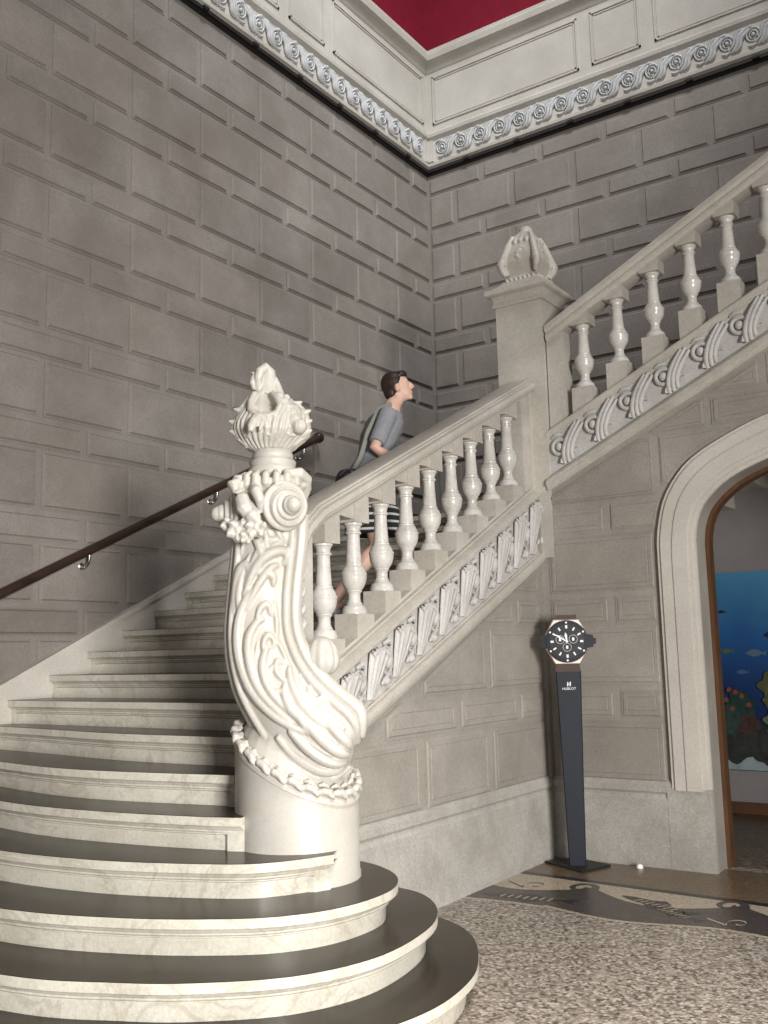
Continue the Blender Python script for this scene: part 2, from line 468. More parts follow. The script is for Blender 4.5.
band(lerp2(.40), lerp2(.78), -.01, .042, fn_door)
band(lerp2(.78), lerp2(.9), -.01, .028, fn_door)
band(lerp2(.9), lerp2(1.0), -.01, .014, fn_door)
o = fix_normals(mb.build('arch_moulding', M['trim'], wall_door, smooth=35))
# dado of the door wall
def dado(mb, fn, p0, p1, ends=False):
    prof = [(0, 0), (.030, 0), (.030, .41), (.022, .424), (.020, .44), (.030, .455), (.030, .49), (.018, .505), (.014, .513), (0, .52)]
    mb.loft([[fn(p0, z, h) for h, z in prof], [fn(p1, z, h) for h, z in prof]], closed=True, flip=False)
mb = MB()
dado(mb, fn_door, W1, 3.225); mb.box((3.20, -W2 - .032, 0), (3.475, -W2, .48))
dado(mb, fn_door, mirror(3.225), XR); mb.box((mirror(3.475), -W2 - .032, 0), (mirror(3.2), -W2, .48))
struct(fix_normals(mb.build('baseboard_doorway', M['dado'])))
# small worn corner strip
# stair flank wall, plane x=W1
fn_side = lambda p, q, h: (W1 + h, p, q)
slow = lambda y: .924 + .47 * (y + 4.815)
mb = MB()
mb.prism(ccw([(-W2 + .2, 0), (-W2 + .2, 2.45), (-W2, 2.35), (-5.08, slow(-5.08) + .3), (-5.08, 0)]), fn_side, -.2, 0)
pan = []
for k, kind, za, zb in rows(0, 4):
    if za < .49: continue
    J = [-2.70 + .03] + ([-3.435 - .755 * i for i in range(5)] if kind == 'T' else [-3.05 - .755 * i for i in range(5)])
    for a, b in zip(J, J[1:]):
        aa, bb = b + GAP, a - GAP
        q = [(aa, za), (bb, za), (bb, zb), (aa, zb)]
        q = clip(q, -.47, 1, slow(0) - .04)
        if len(q) > 2:
            ar = abs(sum(q[i][0] * q[(i + 1) % len(q)][1] - q[(i + 1) % len(q)][0] * q[i][1] for i in range(len(q)))) / 2
            if ar > .012: pan.append(q)
panels(mb, [ccw(q) for q in pan], fn_side, 1, bev=.008, dep=.007, line=True)
mb.tint = .5; mb.box((W1 - .01, -W2 - .05, .5), (W1 + .03, -W2 + .02, 2.35))
struct(mb.build('wall_stairside', M['lower'], tint=True))
mb = MB()
mb.mat = 0; dado(mb, fn_side, -5.08, -W2 - .001)
struct(fix_normals(mb.build('baseboard_stairside', M['dado'])))

# ------------------------------------------------------------------ floor with mosaic border
mb = MB()
x0, x1, y0, y1 = -1.0, 9.0, -11.5, -W2 - .0
mb.mat = 0; mb.box((x0, y0, -.2), (x1, -2.4, 0))
def flat(pts, z, mat):
    mb.mat = mat; mb.add([(x, y, z) for x, y in pts], [tuple(range(len(pts)))])
def strip(top, bot, z, mat):
    mb.mat = mat; n = len(top)
    mb.add([(x, y, z) for x, y in top] + [(x, y, z) for x, y in bot], [(i, i + n, i + n + 1, i + 1) for i in range(n - 1)])
xs = [W1 - .05 + .05 * i for i in range(100)]
outer = lambda x: -3.855 - .05 * math.sin((x - 3.05) * 2 * PI / 1.05) * (1 if x > 2.9 else .4)
strip([(x, -2.5) for x in xs], [(x, -3.12 - .06 * (x - 2.41)) for x in xs], .001, 1)             # brown
strip([(x, -3.12 - .06 * (x - 2.41)) for x in xs], [(x, -3.185 - .06 * (x - 2.41)) for x in xs], .0012, 4)  # black line
strip([(x, -3.185 - .06 * (x - 2.41)) for x in xs], [(x, outer(x) + .02) for x in xs], .001, 3)  # cream
strip([(x, outer(x) + .02) for x in xs], [(x, outer(x) - .012) for x in xs], .0013, 3)           # cream edge
# dark wave body with curling crests
def wave_top(x):
    u = ((x - 2.98) / .82) % 1.0
    return -3.33 - .22 * math.sin(PI * min(1, u * 1.0)) - (.0 if u < .93 else -.02)
strip([(x, wave_top(x)) for x in [W1 + .01 * i for i in range(480)]], [(x, outer(x) + .02) for x in [W1 + .01 * i for i in range(480)]], .0014, 2)
for k in range(-1, 5):
    cx, cy = 2.93 + .82 * k, -3.36
    if cx < 2.45: continue
    sp = []
    for i in range(40):
        a = -PI * .1 + i / 39 * PI * 2.3; r = .085 - .065 * i / 39
        sp.append((cx - .02 + r * math.cos(a) * .95, cy + .015 + r * math.sin(a) * 1.3, .024 * (1 - .6 * i / 39)))
    lo = []; hi = []
    for i in range(len(sp)):
        a = Vector(sp[max(0, i - 1)][:2]); b = Vector(sp[min(len(sp) - 1, i + 1)][:2]); t = (b - a).normalized(); nn = Vector((-t.y, t.x)) * sp[i][2]
        lo.append((sp[i][0] - nn.x, sp[i][1] - nn.y)); hi.append((sp[i][0] + nn.x, sp[i][1] + nn.y))
    strip(lo, hi, .0018, 2)
# fish of dark mosaic
def fish(cx, cy, L, ang, mat):
    pts = []
    for i in range(21):
        t = i / 20; pts.append((t - .5, .11 * math.sin(PI * t ** .8) * (1 - .3 * t)))
    body = pts + [(p, -q * .9) for p, q in pts[-2:0:-1]]
    tail = [(.42, 0), (.60, .12), (.55, 0), (.62, -.12)]
    fin = [(-.1, .10), (.02, .2), (.2, .09)]; fin2 = [(-.05, -.1), (.1, -.19), (.22, -.07)]
    c, s = math.cos(ang), math.sin(ang)
    for sh, z in ((body, .0021), (tail, .0022), (fin, .0022), (fin2, .0022)):
        flat([(cx + L * (p * c - q * s), cy + L * (p * s + q * c)) for p, q in sh], z, mat)
    for i in range(7):
        t = -.25 + .09 * i
        q = [(t, -.07), (t + .025, -.07), (t + .045, .06), (t + .02, .06)]
        flat([(cx + L * (p * c - w * s), cy + L * (p * s + w * c)) for p, w in q], .0024, 3 if mat == 4 else 2)
fish(3.38, -3.50, .46, -.42, 4); fish(3.52, -3.62, .34, -.5, 4); fish(2.72, -3.70, .5, .12, 4); fish(4.6, -3.55, .5, -.3, 4)
# curling tendrils inlaid in the cream
def tendril(cx, cy, s, mat):
    sp = []
    for i in range(30):
        a = PI * 1.3 - i / 29 * PI * 2.0; r = s * (1 - .75 * i / 29)
        sp.append((cx + r * math.cos(a) * 1.0, cy + r * math.sin(a) * 1.3))
    sp = [(cx - 2.6 * s, cy + .3 * s)] + sp
    strip([(x, y + .008) for x, y in sp], [(x, y - .008) for x, y in sp], .0019, mat)
tendril(2.66, -3.42, .07, 2); tendril(3.86, -3.66, .06, 3)
struct(fix_normals(mb.build('floor', [M['ter'], M['ter_brown'], M['ter_dark'], M['ter_cream'], M['ter_black']])))

# ------------------------------------------------------------------ room behind the arch
mb = MB(); mb.box((2.0, -2.41, -.2), (XR, -.2, -.001)); struct(mb.build('floor_room', M['roomfloor']))
mb = MB(); mb.box((2.2, -.42, 0), (XR, -.25, 3.2)); struct(mb.build('wall_room_back', M['room']))
mb = MB(); mb.box((2.2, -2.41, 0), (2.4, -.42, 3.0)); struct(mb.build('wall_room_left', M['room']))
mb = MB(); mb.box((XR, -2.62, 0), (XR + .15, -.25, 3.3)); struct(mb.build('wall_room_right', M['room']))
mb = MB(); mb.prism([(2.2, 2.62), (XR, 4.6), (XR, 4.75), (2.2, 2.77)], lambda p, q, h: (p, h, q), -2.41, -.05); struct(mb.build('ceiling_room', M['room']))
mb = MB(); mb.box((2.4, -.445, 0), (XR, -.42, .09)); struct(mb.build('baseboard_room', M['frame_wood']))
# wooden door lining inside the stone jamb
mb = MB()
ii = resample([(3.471, .0), (3.471, 1.2)] + ai + [(mirror(3.471), .0)], 97)
def shrink(c, d):
    out = []
    for i in range(len(c)):
        a = Vector(c[max(0, i - 1)]); b = Vector(c[min(len(c) - 1, i + 1)]); t = (b - a).normalized(); nn = Vector((t.y, -t.x))
        out.append((c[i][0] + nn.x * d, max(0, c[i][1] + nn.y * d)))
    return out
i2 = shrink(ii, .025)
i3 = shrink(ii, -.05)
mb.loft([[(a[0], -2.448, a[1]), (b[0], -2.448, b[1]), (b[0], -2.36, b[1]), (a[0], -2.36, a[1])] for a, b in zip(i3, i2)])
struct(fix_normals(mb.build('door_1', M['frame_wood'], smooth=35)))

# underwater mural
mu = thing('underwater_mural', 'blue underwater mural with corals and fish on the room wall', 'mural', (4.0, -.44, .34))
def grad_water():
    m, nt, b = new_mat('printed_water'); L = nt.links.new
    g = nt.nodes.new('ShaderNodeNewGeometry'); s = nt.nodes.new('ShaderNodeSeparateXYZ'); L(g.outputs['Position'], s.inputs[0])
    n = N(nt, 'ShaderNodeTexNoise', i_Scale=2.5, i_Detail=3.); L(g.outputs['Position'], n.inputs['Vector'])
    a = N(nt, 'ShaderNodeMath', operation='MULTIPLY_ADD'); L(n.outputs[0], a.inputs[0]); a.inputs[1].default_value = .4; L(s.outputs[2], a.inputs[2])
    r = ramp(nt, a.outputs[0], [(.0, 0), (1., 1)])
    mr = N(nt, 'ShaderNodeMapRange'); L(a.outputs[0], mr.inputs[0]); mr.inputs[1].default_value = .6; mr.inputs[2].default_value = 2.15
    c = ramp(nt, mr.outputs[0], [(0, (.004, .010, .035)), (.35, (.006, .026, .11)), (.65, (.014, .085, .25)), (1., (.06, .22, .36))])
    L(c, b.inputs['Base Color']); b.inputs['Roughness'].default_value = .45
    return m
mb = MB(); mb.box((2.5, -.455, .34), (6.3, -.42, 1.93)); mb.build('panel', grad_water(), mu)
mb = MB()
pts = [(2.5, .345)] + [(6.3, .345)] + [(6.3 - .1 * i, .47 + .03 * math.sin(i * 1.3)) for i in range(39)]
mb.prism(pts, lambda p, q, h: (p, -h, q), .455, .460); mb.build('sand', noisy('printed_sand', (.2, .26, .28), (.32, .38, .38), 12, .6), mu)
def blob(mb, cx, cz, r, lob, amp, h):
    q = [(cx + r * (1 + amp * math.sin(lob * a) + .12 * math.sin(3.1 * a + cx * 9)) * math.cos(a), cz + r * (1 + amp * math.sin(lob * a)) * math.sin(a)) for a in [2 * PI * i / 40 for i in range(40)]]
    mb.prism(q, lambda p, q_, hh: (p, -hh, q_), .458, h)
rock_m = noisy('printed_rock', (.012, .014, .014), (.04, .04, .035), 18, .6)
mb = MB()
for i in range(14): blob(mb, 2.75 + .27 * i, .58 + .05 * math.sin(i * 2.1), .17 + .05 * math.sin(i * 1.7), 7, .08, .464 + .0002 * i)
mb.build('rock', rock_m, mu)
for cx, cz, r, c in ((3.42, .98, .17, (.16, .15, .06)), (3.40, .72, .13, (.22, .21, .13)), (3.08, .86, .11, (.02, .07, .06)), (2.98, .73, .12, (.05, .09, .08)), (3.13, .72, .09, (.10, .05, .04)), (3.9, .9, .16, (.12, .1, .05)), (4.4, .8, .2, (.05, .1, .08)), (5.0, .9, .2, (.16, .14, .07))):
    mb = MB(); blob(mb, cx, cz, r, 9, .12, .470 + .001 * r * 10)
    for k in range(6): blob(mb, cx + r * .6 * math.cos(k), cz + r * .6 * math.sin(k * 1.7), r * .3, 5, .15, .4725 + .0005 * k)
    mb.build('coral', noisy('printed_coral', tuple(v * .3 for v in c), tuple(v * .7 for v in c), 25, .6), mu)
red_m = plain('printed_red', (.17, .05, .03), .6)
for cx, cz in ((2.97, .90), (3.05, .96), (3.10, .93), (3.02, .83), (3.15, .86), (3.0, .98)):
    mb = MB(); blob(mb, cx, cz, .020, 6, .15, .476); mb.build('red_coral', red_m, mu)
def mfish(cx, cz, L, c):
    mb = MB()
    q = [(cx + L * (t - .5), cz + L * .22 * math.sin(PI * t)) for t in [i / 10 for i in range(11)]] + [(cx + L * .66, cz + L * .16), (cx + L * .62, cz - L * .16)] + [(cx + L * (t - .5), cz - L * .2 * math.sin(PI * t)) for t in [i / 10 for i in range(9, 0, -1)]]
    mb.prism(q, lambda p, q_, h: (p, -h, q_), .452, .458); mb.build('fish', plain('printed_fish', tuple(v * .6 for v in c), .5), mu)
mfish(3.22, 1.27, .14, (.13, .22, .32)); mfish(3.11, 1.12, .09, (.10, .16, .28)); mfish(3.0, 1.29, .09, (.14, .17, .06)); mfish(2.98, 1.61, .06, (.01, .02, .04)); mfish(3.36, 1.41, .13, (.01, .025, .05)); mfish(4.1, 1.5, .15, (.1, .2, .3))

# ------------------------------------------------------------------ main staircase
stair = thing('staircase', 'broad marble staircase with rounded bottom steps and polished treads painted dark like a reflection', 'staircase', (1.2, -5.0, 0))
CUR = {
 1: [(.02, -6.70), (.6, -6.87), (1.2, -6.93), (2.25, -6.82), (2.75, -6.62), (3.1, -6.37), (3.32, -6.08), (3.41, -5.75), (3.373, -5.41), (3.261, -5.15), (3.085, -4.90), (2.867, -4.75), (2.6, -4.69), (2.42, -4.68)],
 2: [(.02, -6.40), (.6, -6.58), (1.2, -6.65), (2.178, -6.558), (2.6, -6.41), (2.85, -6.265), (3.083, -6.04), (3.195, -5.73), (3.16, -5.36), (3.044, -5.10), (2.865, -4.915), (2.68, -4.85), (2.42, -4.83)],
 3: [(.02, -6.10), (.6, -6.30), (1.1, -6.385), (1.9, -6.36), (2.404, -6.225), (2.765, -6.035), (2.94, -5.866), (3.025, -5.66), (3.025, -5.41), (2.93, -5.22), (2.78, -5.095), (2.62, -5.03), (2.42, -5.01)],
 4: [(.02, -5.84), (.6, -6.03), (1.1, -6.115), (1.524, -6.126), (1.828, -6.103), (2.182, -6.030), (2.596, -5.865), (2.745, -5.725), (2.838, -5.53)],
 5: [(.02, -5.58), (.6, -5.76), (1.12, -5.85), (1.507, -5.868), (1.937, -5.825), (2.31, -5.75), (2.491, -5.69)],
 6: [(.02, -5.43), (.4, -5.53), (.8, -5.61), (1.259, -5.665), (1.69, -5.64), (2.297, -5.524)],
 7: [(.02, -5.22), (.64, -5.28), (1.352, -5.36), (2.15, -5.33)]}
def curve(n):
    if n >= 8: return [Vector((x, Y8 + GO * (n - 8), 0)) for x in (.02, .06, .10, .14, .3, .8, 1.4, 1.9, 2.06, 2.1, 2.14, 2.22)]
    pts = [Vector((*p, 0)) for p in CUR[n]]
    c = crom(pts, 10)
    return c
def offs(c, d):
    out = []
    for i in range(len(c)):
        t = (c[min(i + 1, len(c) - 1)] - c[max(i - 1, 0)]); t.z = 0; t.normalize()
        out.append(c[i] + Vector((-t.y, t.x, 0)) * d)      # to the left of travel = uphill / inside
    return out
for n in range(1, NST + 1):
    z = R * n; c = curve(n)
    st = MB().build('step', M['riser'], stair)
    # riser with nosing: (inset, z) profile; sunk field fades out at free ends
    prof = [(.0, z - .002), (.0, z - .036), (.006, z - .042), (.020, z - .045), (.024, z - .052), (.030, z - .058), (.030, z - .064)]
    field = [(.036, z - .070), (.036, z - .074), (.052, z - .080), (.052, z - R - .002)]
    flatf = [(.030, z - .070), (.030, z - .074), (.030, z - .080), (.030, z - R - .002)]
    L = [0]
    for a, b in zip(c, c[1:]): L.append(L[-1] + (b - a).length)
    rings = []
    off = {}
    for d in set([q[0] for q in prof + field + flatf]): off[d] = offs(c, d)
    e0 = n >= 8; e1 = n >= 4
    for i in range(len(c)):
        sunk = not ((e0 and L[i] < .09) or (e1 and L[-1] - L[i] < .085))
        rings.append([(off[d][i].x, off[d][i].y, zz) for d, zz in prof + (field if sunk else flatf)])
    mb = MB(); mb.loft(rings, closed=False, cap=False)
    # return at the free end
    if 4 <= n <= 7:
        last = rings[-1]; inner = offs(c, .28)[-1]
        mb.add(list(last) + [(inner.x, inner.y, z - .002), (inner.x, inner.y, z - R)], [tuple(range(len(last))) + (len(last) + 1, len(last))])
    r_ = fix_normals(mb.build('riser', M['riser'], st, smooth=30))
    # tread
    back = offs(curve(n + 1), .05) if n < NST else [Vector((.02, -.05, 0)), Vector((2.22, -.05, 0))]
    if n in (1, 2): back = offs(curve(n + 1), .05)
    if n == 3: back = offs(curve(4), .05) + [Vector((2.72, -5.42, 0)), Vector((2.42, -5.2, 0))]
    if n in (4, 5, 6): back = back + [Vector((c[-1].x - .06, max(c[-1].y + .12, back[-1].y + .05), 0))]
    top = c
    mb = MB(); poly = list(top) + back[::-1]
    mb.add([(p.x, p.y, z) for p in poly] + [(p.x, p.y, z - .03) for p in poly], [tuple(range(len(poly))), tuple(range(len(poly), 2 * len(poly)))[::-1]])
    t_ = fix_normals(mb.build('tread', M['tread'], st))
# sloped skirting on the left wall
mb = MB()
sk = lambda y: 1.221 + .4766 * (y + 5.118)
mb.prism([(-7.5, max(0, sk(-7.5) - .6)), (-6.5, max(0, sk(-6.5) - .6)), (-2.5, sk(-2.5) - .6), (-2.5, sk(-2.5)), (-7.5, sk(-7.5))], lambda p, q, h: (h, p, q), .0, .055)
mb.prism([(-7.3, sk(-7.3) - .03), (-2.5, sk(-2.5) - .03), (-2.5, sk(-2.5)), (-7.3, sk(-7.3))], lambda p, q, h: (h, p, q), .055, .068)
mb.build('skirting', M['trim'], stair)
# landing slab and second flight (behind the balustrades)
mb = MB(); mb.box((.02, -2.45, LAND - .3), (2.55, -.02, LAND - .005)); mb.build('landing', M['riser'], stair)
fl2 = thing('staircase', 'upper flight of stone steps rising behind the upper balustrade', 'staircase', (2.6, -1.3, LAND))
for k in range(12):
    mb = MB(); mb.box((2.56 + .277 * k, -2.42, LAND - .05 + .139 * k), (2.56 + .277 * (k + 1) + .03, -.03, LAND + .139 * (k + 1)))
    mb.build('step', M['riser'], fl2)

# ------------------------------------------------------------------ balusters
BPROF = [(.066, 0), (.066, .006), (.064, .020), (.058, .036), (.046, .046), (.041, .050), (.043, .054), (.037, .060), (.032, .075), (.032, .105), (.037, .112), (.041, .118), (.040, .123),
         (.052, .140), (.061, .160), (.066, .185), (.066, .200), (.0685, .204), (.0685, .210), (.064, .215), (.058, .232), (.049, .246), (.045, .250), (.046, .254), (.046, .259), (.041, .263),
         (.040, .290), (.036, .350), (.034, .405), (.035, .412), (.042, .416), (.043, .422), (.040, .427), (.036, .431), (.037, .445), (.043, .458), (.049, .462), (.049, .472), (.0, .472)]
BPROF[0] = (.066, 0)
def baluster_mesh():
    mb = MB(); mb.lathe(BPROF, (0, 0, 0), 28)
    o = mb.build('baluster', M['baluster'], None, smooth=40); me = o.data; bpy.data.objects.remove(o)
    return me
BME = baluster_mesh()
def put_baluster(parent, x, y, z, sz=1.):
    o = bpy.data.objects.new('baluster', BME); COL.objects.link(o); o.parent = parent
    w = Vector(parent['wpos']); o.location = Vector((x, y, z)) - w; o.scale = (1, 1, sz)
    return o

# ---- lower balustrade (rises along +y at x about 2.3)
b1 = thing('stair_balustrade', 'lower stone balustrade with nine turned balusters climbing from the white newel to the pillar', 'balustrade', (2.3, -3.9, 1.2))
YA, YB = -5.28, -W2
zs = lambda y: 1.354 + .507 * (y + 4.835)
zl = lambda y: 1.006 + .4535 * (y + 4.853)
zr = lambda y: 2.16 + .482 * (y + 4.844)
def sweep_y(mb, prof, zf, ya, yb, n=2):
    rings = []
    for i in range(n):
        y = ya + (yb - ya) * i / (n - 1); rings.append([(x, y, zf(y) + dz) for x, dz in prof])
    mb.loft(rings)
mb = MB(); sweep_y(mb, [(2.16, -.0), (2.37, .0), (2.375, -.012), (2.40, -.014), (2.405, -.022), (2.43, -.030), (2.447, -.046), (2.45, -.064), (2.435, -.070), (2.43, -.082), (2.16, -.085)], zs, YA, YB)
fix_normals(mb.build('string_course', M['rail'], b1, smooth=25))
mb = MB(); mb.prism([(YA, zl(YA) - .06), (YB, zl(YB) - .06), (YB, zs(YB) - .08), (YA, zs(YA) - .08)], fn_side, -.20, .004)
fix_normals(mb.build('frieze_panel', M['carve'], b1))
mb = MB(); sweep_y(mb, [(2.20, .0), (2.425, .0), (2.43, -.010), (2.445, -.014), (2.462, -.032), (2.462, -.050), (2.450, -.056), (2.447, -.074), (2.43, -.080), (2.43, -.090), (2.20, -.09)], zl, YA, YB)
fix_normals(mb.build('lower_moulding', M['rail'], b1, smooth=25))
# handrail of the lower balustrade
RP = [(2.195, -.030), (2.205, -.012), (2.23, -.004), (2.385, .0), (2.398, -.004), (2.398, -.016), (2.412, -.018), (2.412, -.028), (2.434, -.036), (2.446, -.060), (2.438, -.084), (2.412, -.098), (2.395, -.100), (2.392, -.112), (2.378, -.114), (2.375, -.124), (2.225, -.124), (2.205, -.104), (2.185, -.08), (2.183, -.05)]
mb = MB(); rings = []
for i in range(18):
    y = -5.36 + (YB - .03 + 5.36) * i / 17
    dz = -.10 * max(0, (-5.05 - y) / .31) ** 2; dx = .10 * max(0, (-5.0 - y) / .36) ** 1.5
    rings.append([(x + dx, y, zr(y) + q + dz) for x, q in RP])
mb.loft(rings); fix_normals(mb.build('handrail', M['rail'], b1, smooth=22))
YK = [-4.885 + .2545 * k for k in range(9)]
for k, y in enumerate(YK):
    z = 1.413 + .1275 * k
    put_baluster(b1, 2.30, y, z)
    h = .075; mbp = MB(); mbc = MB()
    mbp.prism([(y - h, zs(y - h) - .03), (y + h, zs(y + h) - .03), (y + h, z), (y - h, z)], lambda p, q, hh: (hh, p, q), 2.228, 2.372)
    zt = z + .472
    mbc.prism([(y - .062, zt), (y + .062, zt), (y + .062, max(zt + .012, zr(y + .062) - .10)), (y - .062, max(zt + .012, zr(y - .062) - .10))], lambda p, q, hh: (hh, p, q), 2.240, 2.360)
    # wedge filling up to the next block
    mbc.prism([(y - .19, zr(y - .19) - .1), (y - .19, zr(y - .19) - .135), (y - .06, zt + .012), (y - .06, zr(y - .06) - .10)], lambda p, q, hh: (hh, p, q), 2.250, 2.350) if k else None
    fix_normals(mbp.build('plinth_block', M['rail'], b1)); fix_normals(mbc.build('cap_block', M['rail'], b1))
# pilasters at both ends
mb = MB(); mb.box((2.20, -5.27, 1.05), (2.405, -5.10, 1.93))
fix_normals(mb.build('pilaster', M['rail'], b1))
mb = MB(); mb.prism([(-2.66 - .10, zs(-2.76) - .02), (-2.62, zs(-2.62) - .02), (-2.62, zr(-2.62) - .1), (-2.76, zr(-2.76) - .1)], lambda p, q, h: (h, p, q), 2.225, 2.375)
mb.prism([(-2.685, zs(-2.68) - .02), (-2.62, zs(-2.62) - .02), (-2.62, zr(-2.62) - .1), (-2.685, zr(-2.68) - .1)], lambda p, q, h: (h, p, q), 2.20, 2.40)
fix_normals(mb.build('pilaster', M['rail'], b1))
mb = MB()
for k in range(7):
    zz = 1.36 + .075 * k
    for s in (-1, 1):
        mb.tube([(2.406, -5.235, zz), (2.425, -5.225 + .02 * s, zz + .03), (2.422, -5.22 + .035 * s, zz + .05), (2.412, -5.22 + .028 * s, zz + .07)], [.008, .016, .014, .005], 6)
    mb.ball((2.415, -5.222, zz + .02), .014, 8, 6)
mb.build('pilaster_ornament', M['plaster'], b1, smooth=60)
# carved frieze of the lower string: acanthus leaves and eggs
def acanthus(mb, f, nr, s, t0, t1, lean, w, hh):
    """upright leaf between t0 and t1: a fan of ribs that widens upward and curls over at the top"""
    H = t1 - t0
    for j in range(-3, 4):
        k = j / 3; top = 1 - .10 * abs(k) ** 1.5
        pts = []; rr = []
        for i in range(9):
            t = i / 8
            sp = w * k * (.22 + .80 * t ** 1.3 + .10 * math.sin(PI * t))
            pts.append(f(s + lean * (t - .5) + sp, t0 + H * (.02 + (top - .04) * t), hh * (.25 + .75 * t ** .8) * (1 - .35 * abs(k)) + (.004 if j % 2 else 0)))
            rr.append(w * (.20 + .13 * t))
        a_, b_ = s + lean * .5 + w * k * 1.06, t0 + H * (top - .01)
        pts += [f(a_, b_ - H * .015, hh * 1.25), f(a_, b_ - H * .07, hh * 1.3)]; rr += [w * .28, w * .10]
        mb.tube(pts, rr, 7, nr, .8)
mb = MB(); f = lambda s, t, h: (W1 + .004 + h, s, t)
k = 0; y = -5.12
while y < YB - .1:
    ta = zl(y) + .0; tb = zs(y) - .085; H = tb - ta
    acanthus(mb, f, (1, 0, 0), y, ta + .02 * H, tb + .02 * H, .075, .062, .034)
    yy = y + .118; ta = zl(yy); tb = zs(yy) - .085; H = tb - ta
    mb.ball(f(yy + .005, ta + H * .56, .012), (.03, .034, H * .17), 10, 8)
    mb.tube([f(yy + .05 * math.cos(a), ta + H * .56 + H * .25 * math.sin(a), .008) for a in [2 * PI * i / 14 for i in range(15)]], .010, 6, (1, 0, 0))
    mb.ball(f(yy - .01, ta + H * .17, .012), (.026, .03, H * .09), 8, 6)
    mb.tube([f(yy - .05, ta + H * .10, .008), f(yy, ta + H * .29, .016), f(yy + .05, ta + H * .22, .008)], [.010, .014, .008], 6, (1, 0, 0))
    mb.tube([f(yy - .03, ta + H * .86, .008), f(yy + .005, ta + H * .92, .02), f(yy + .04, ta + H * .84, .008)], [.012, .016, .010], 6, (1, 0, 0))
    y += .236
mb.build('carved_frieze', M['carve'], b1, smooth=60)

# ---- upper balustrade (rises along +x at y about -2.56)
b2 = thing('stair_balustrade', 'upper stone balustrade with turned balusters climbing right above the arched doorway', 'balustrade', (4.2, -2.56, 3.2))
XA, XE = 2.50, 6.4
us = lambda x: 2.836 + .478 * (x - 2.516)
ul = lambda x: 2.508 + .484 * (x - 2.511)
ur = lambda x: 3.580 + .505 * (x - 2.545)
def sweep_x(mb, prof, zf, xa, xb):
    mb.loft([[(x, -2.63 - d, zf(x) + dz) for d, dz in prof] for x in (xa, xb)])
mb = MB(); sweep_x(mb, [(-.22, 0), (-.01, 0), (.0, -.010), (.022, -.014), (.026, -.026), (.022, -.048), (.012, -.056), (.010, -.076), (.0, -.080), (-.22, -.085)], us, XA, XE)
fix_normals(mb.build('string_course', M['rail'], b2, smooth=25))
mb = MB(); mb.prism([(XA, ul(XA) - .06), (XE, ul(XE) - .06), (XE, us(XE) - .07), (XA, us(XA) - .07)], fn_door, -.2, .004)
fix_normals(mb.build('frieze_panel', M['carve'], b2))
mb = MB(); sweep_x(mb, [(-.2, 0), (.015, 0), (.02, -.01), (.036, -.016), (.050, -.036), (.050, -.06), (.036, -.068), (.032, -.09), (.018, -.1), (-.2, -.1)], ul, XA, XE)
fix_normals(mb.build('lower_moulding', M['rail'], b2, smooth=25))
RP2 = [(-.18, -.02), (-.16, -.004), (-.06, .006), (.0, .0), (.030, -.006), (.034, -.036), (.022, -.044), (.014, -.06), (.020, -.07), (.020, -.092), (.004, -.112), (-.015, -.116), (-.13, -.116), (-.16, -.10), (-.18, -.06)]
mb = MB(); sweep_x(mb, RP2, ur, 2.53, XE)
fix_normals(mb.build('handrail', M['rail'], b2, smooth=30))
for k in range(13):
    x = 2.772 + .2525 * k; z = 3.094 + .1258 * k
    put_baluster(b2, x, -2.56, z, .935)
    h = .072; mbp = MB(); mbc = MB()
    mbp.prism([(x - h, us(x - h) - .03), (x + h, us(x + h) - .03), (x + h, z), (x - h, z)], lambda p, q, hh: (p, hh, q), -2.632, -2.49)
    zt = z + .472 * .935
    mbc.prism([(x - .066, zt), (x + .066, zt), (x + .066, ur(x + .066) - .1), (x - .066, max(zt + .01, ur(x - .066) - .1))], lambda p, q, hh: (p, hh, q), -2.626, -2.494)
    fix_normals(mbp.build('plinth_block', M['rail'], b2)); fix_normals(mbc.build('cap_block', M['rail'], b2))
mb = MB(); mb.prism([(2.525, us(2.52) - .02), (2.65, us(2.65) - .02), (2.65, ur(2.65) - .1), (2.525, ur(2.525) - .1)], lambda p, q, h: (p, h, q), -2.622, -2.49)
fix_normals(mb.build('pilaster', M['rail'], b2))
mb = MB(); f = lambda s, t, h: (s, -W2 - .004 - h, t)
k = 0; x = 2.585
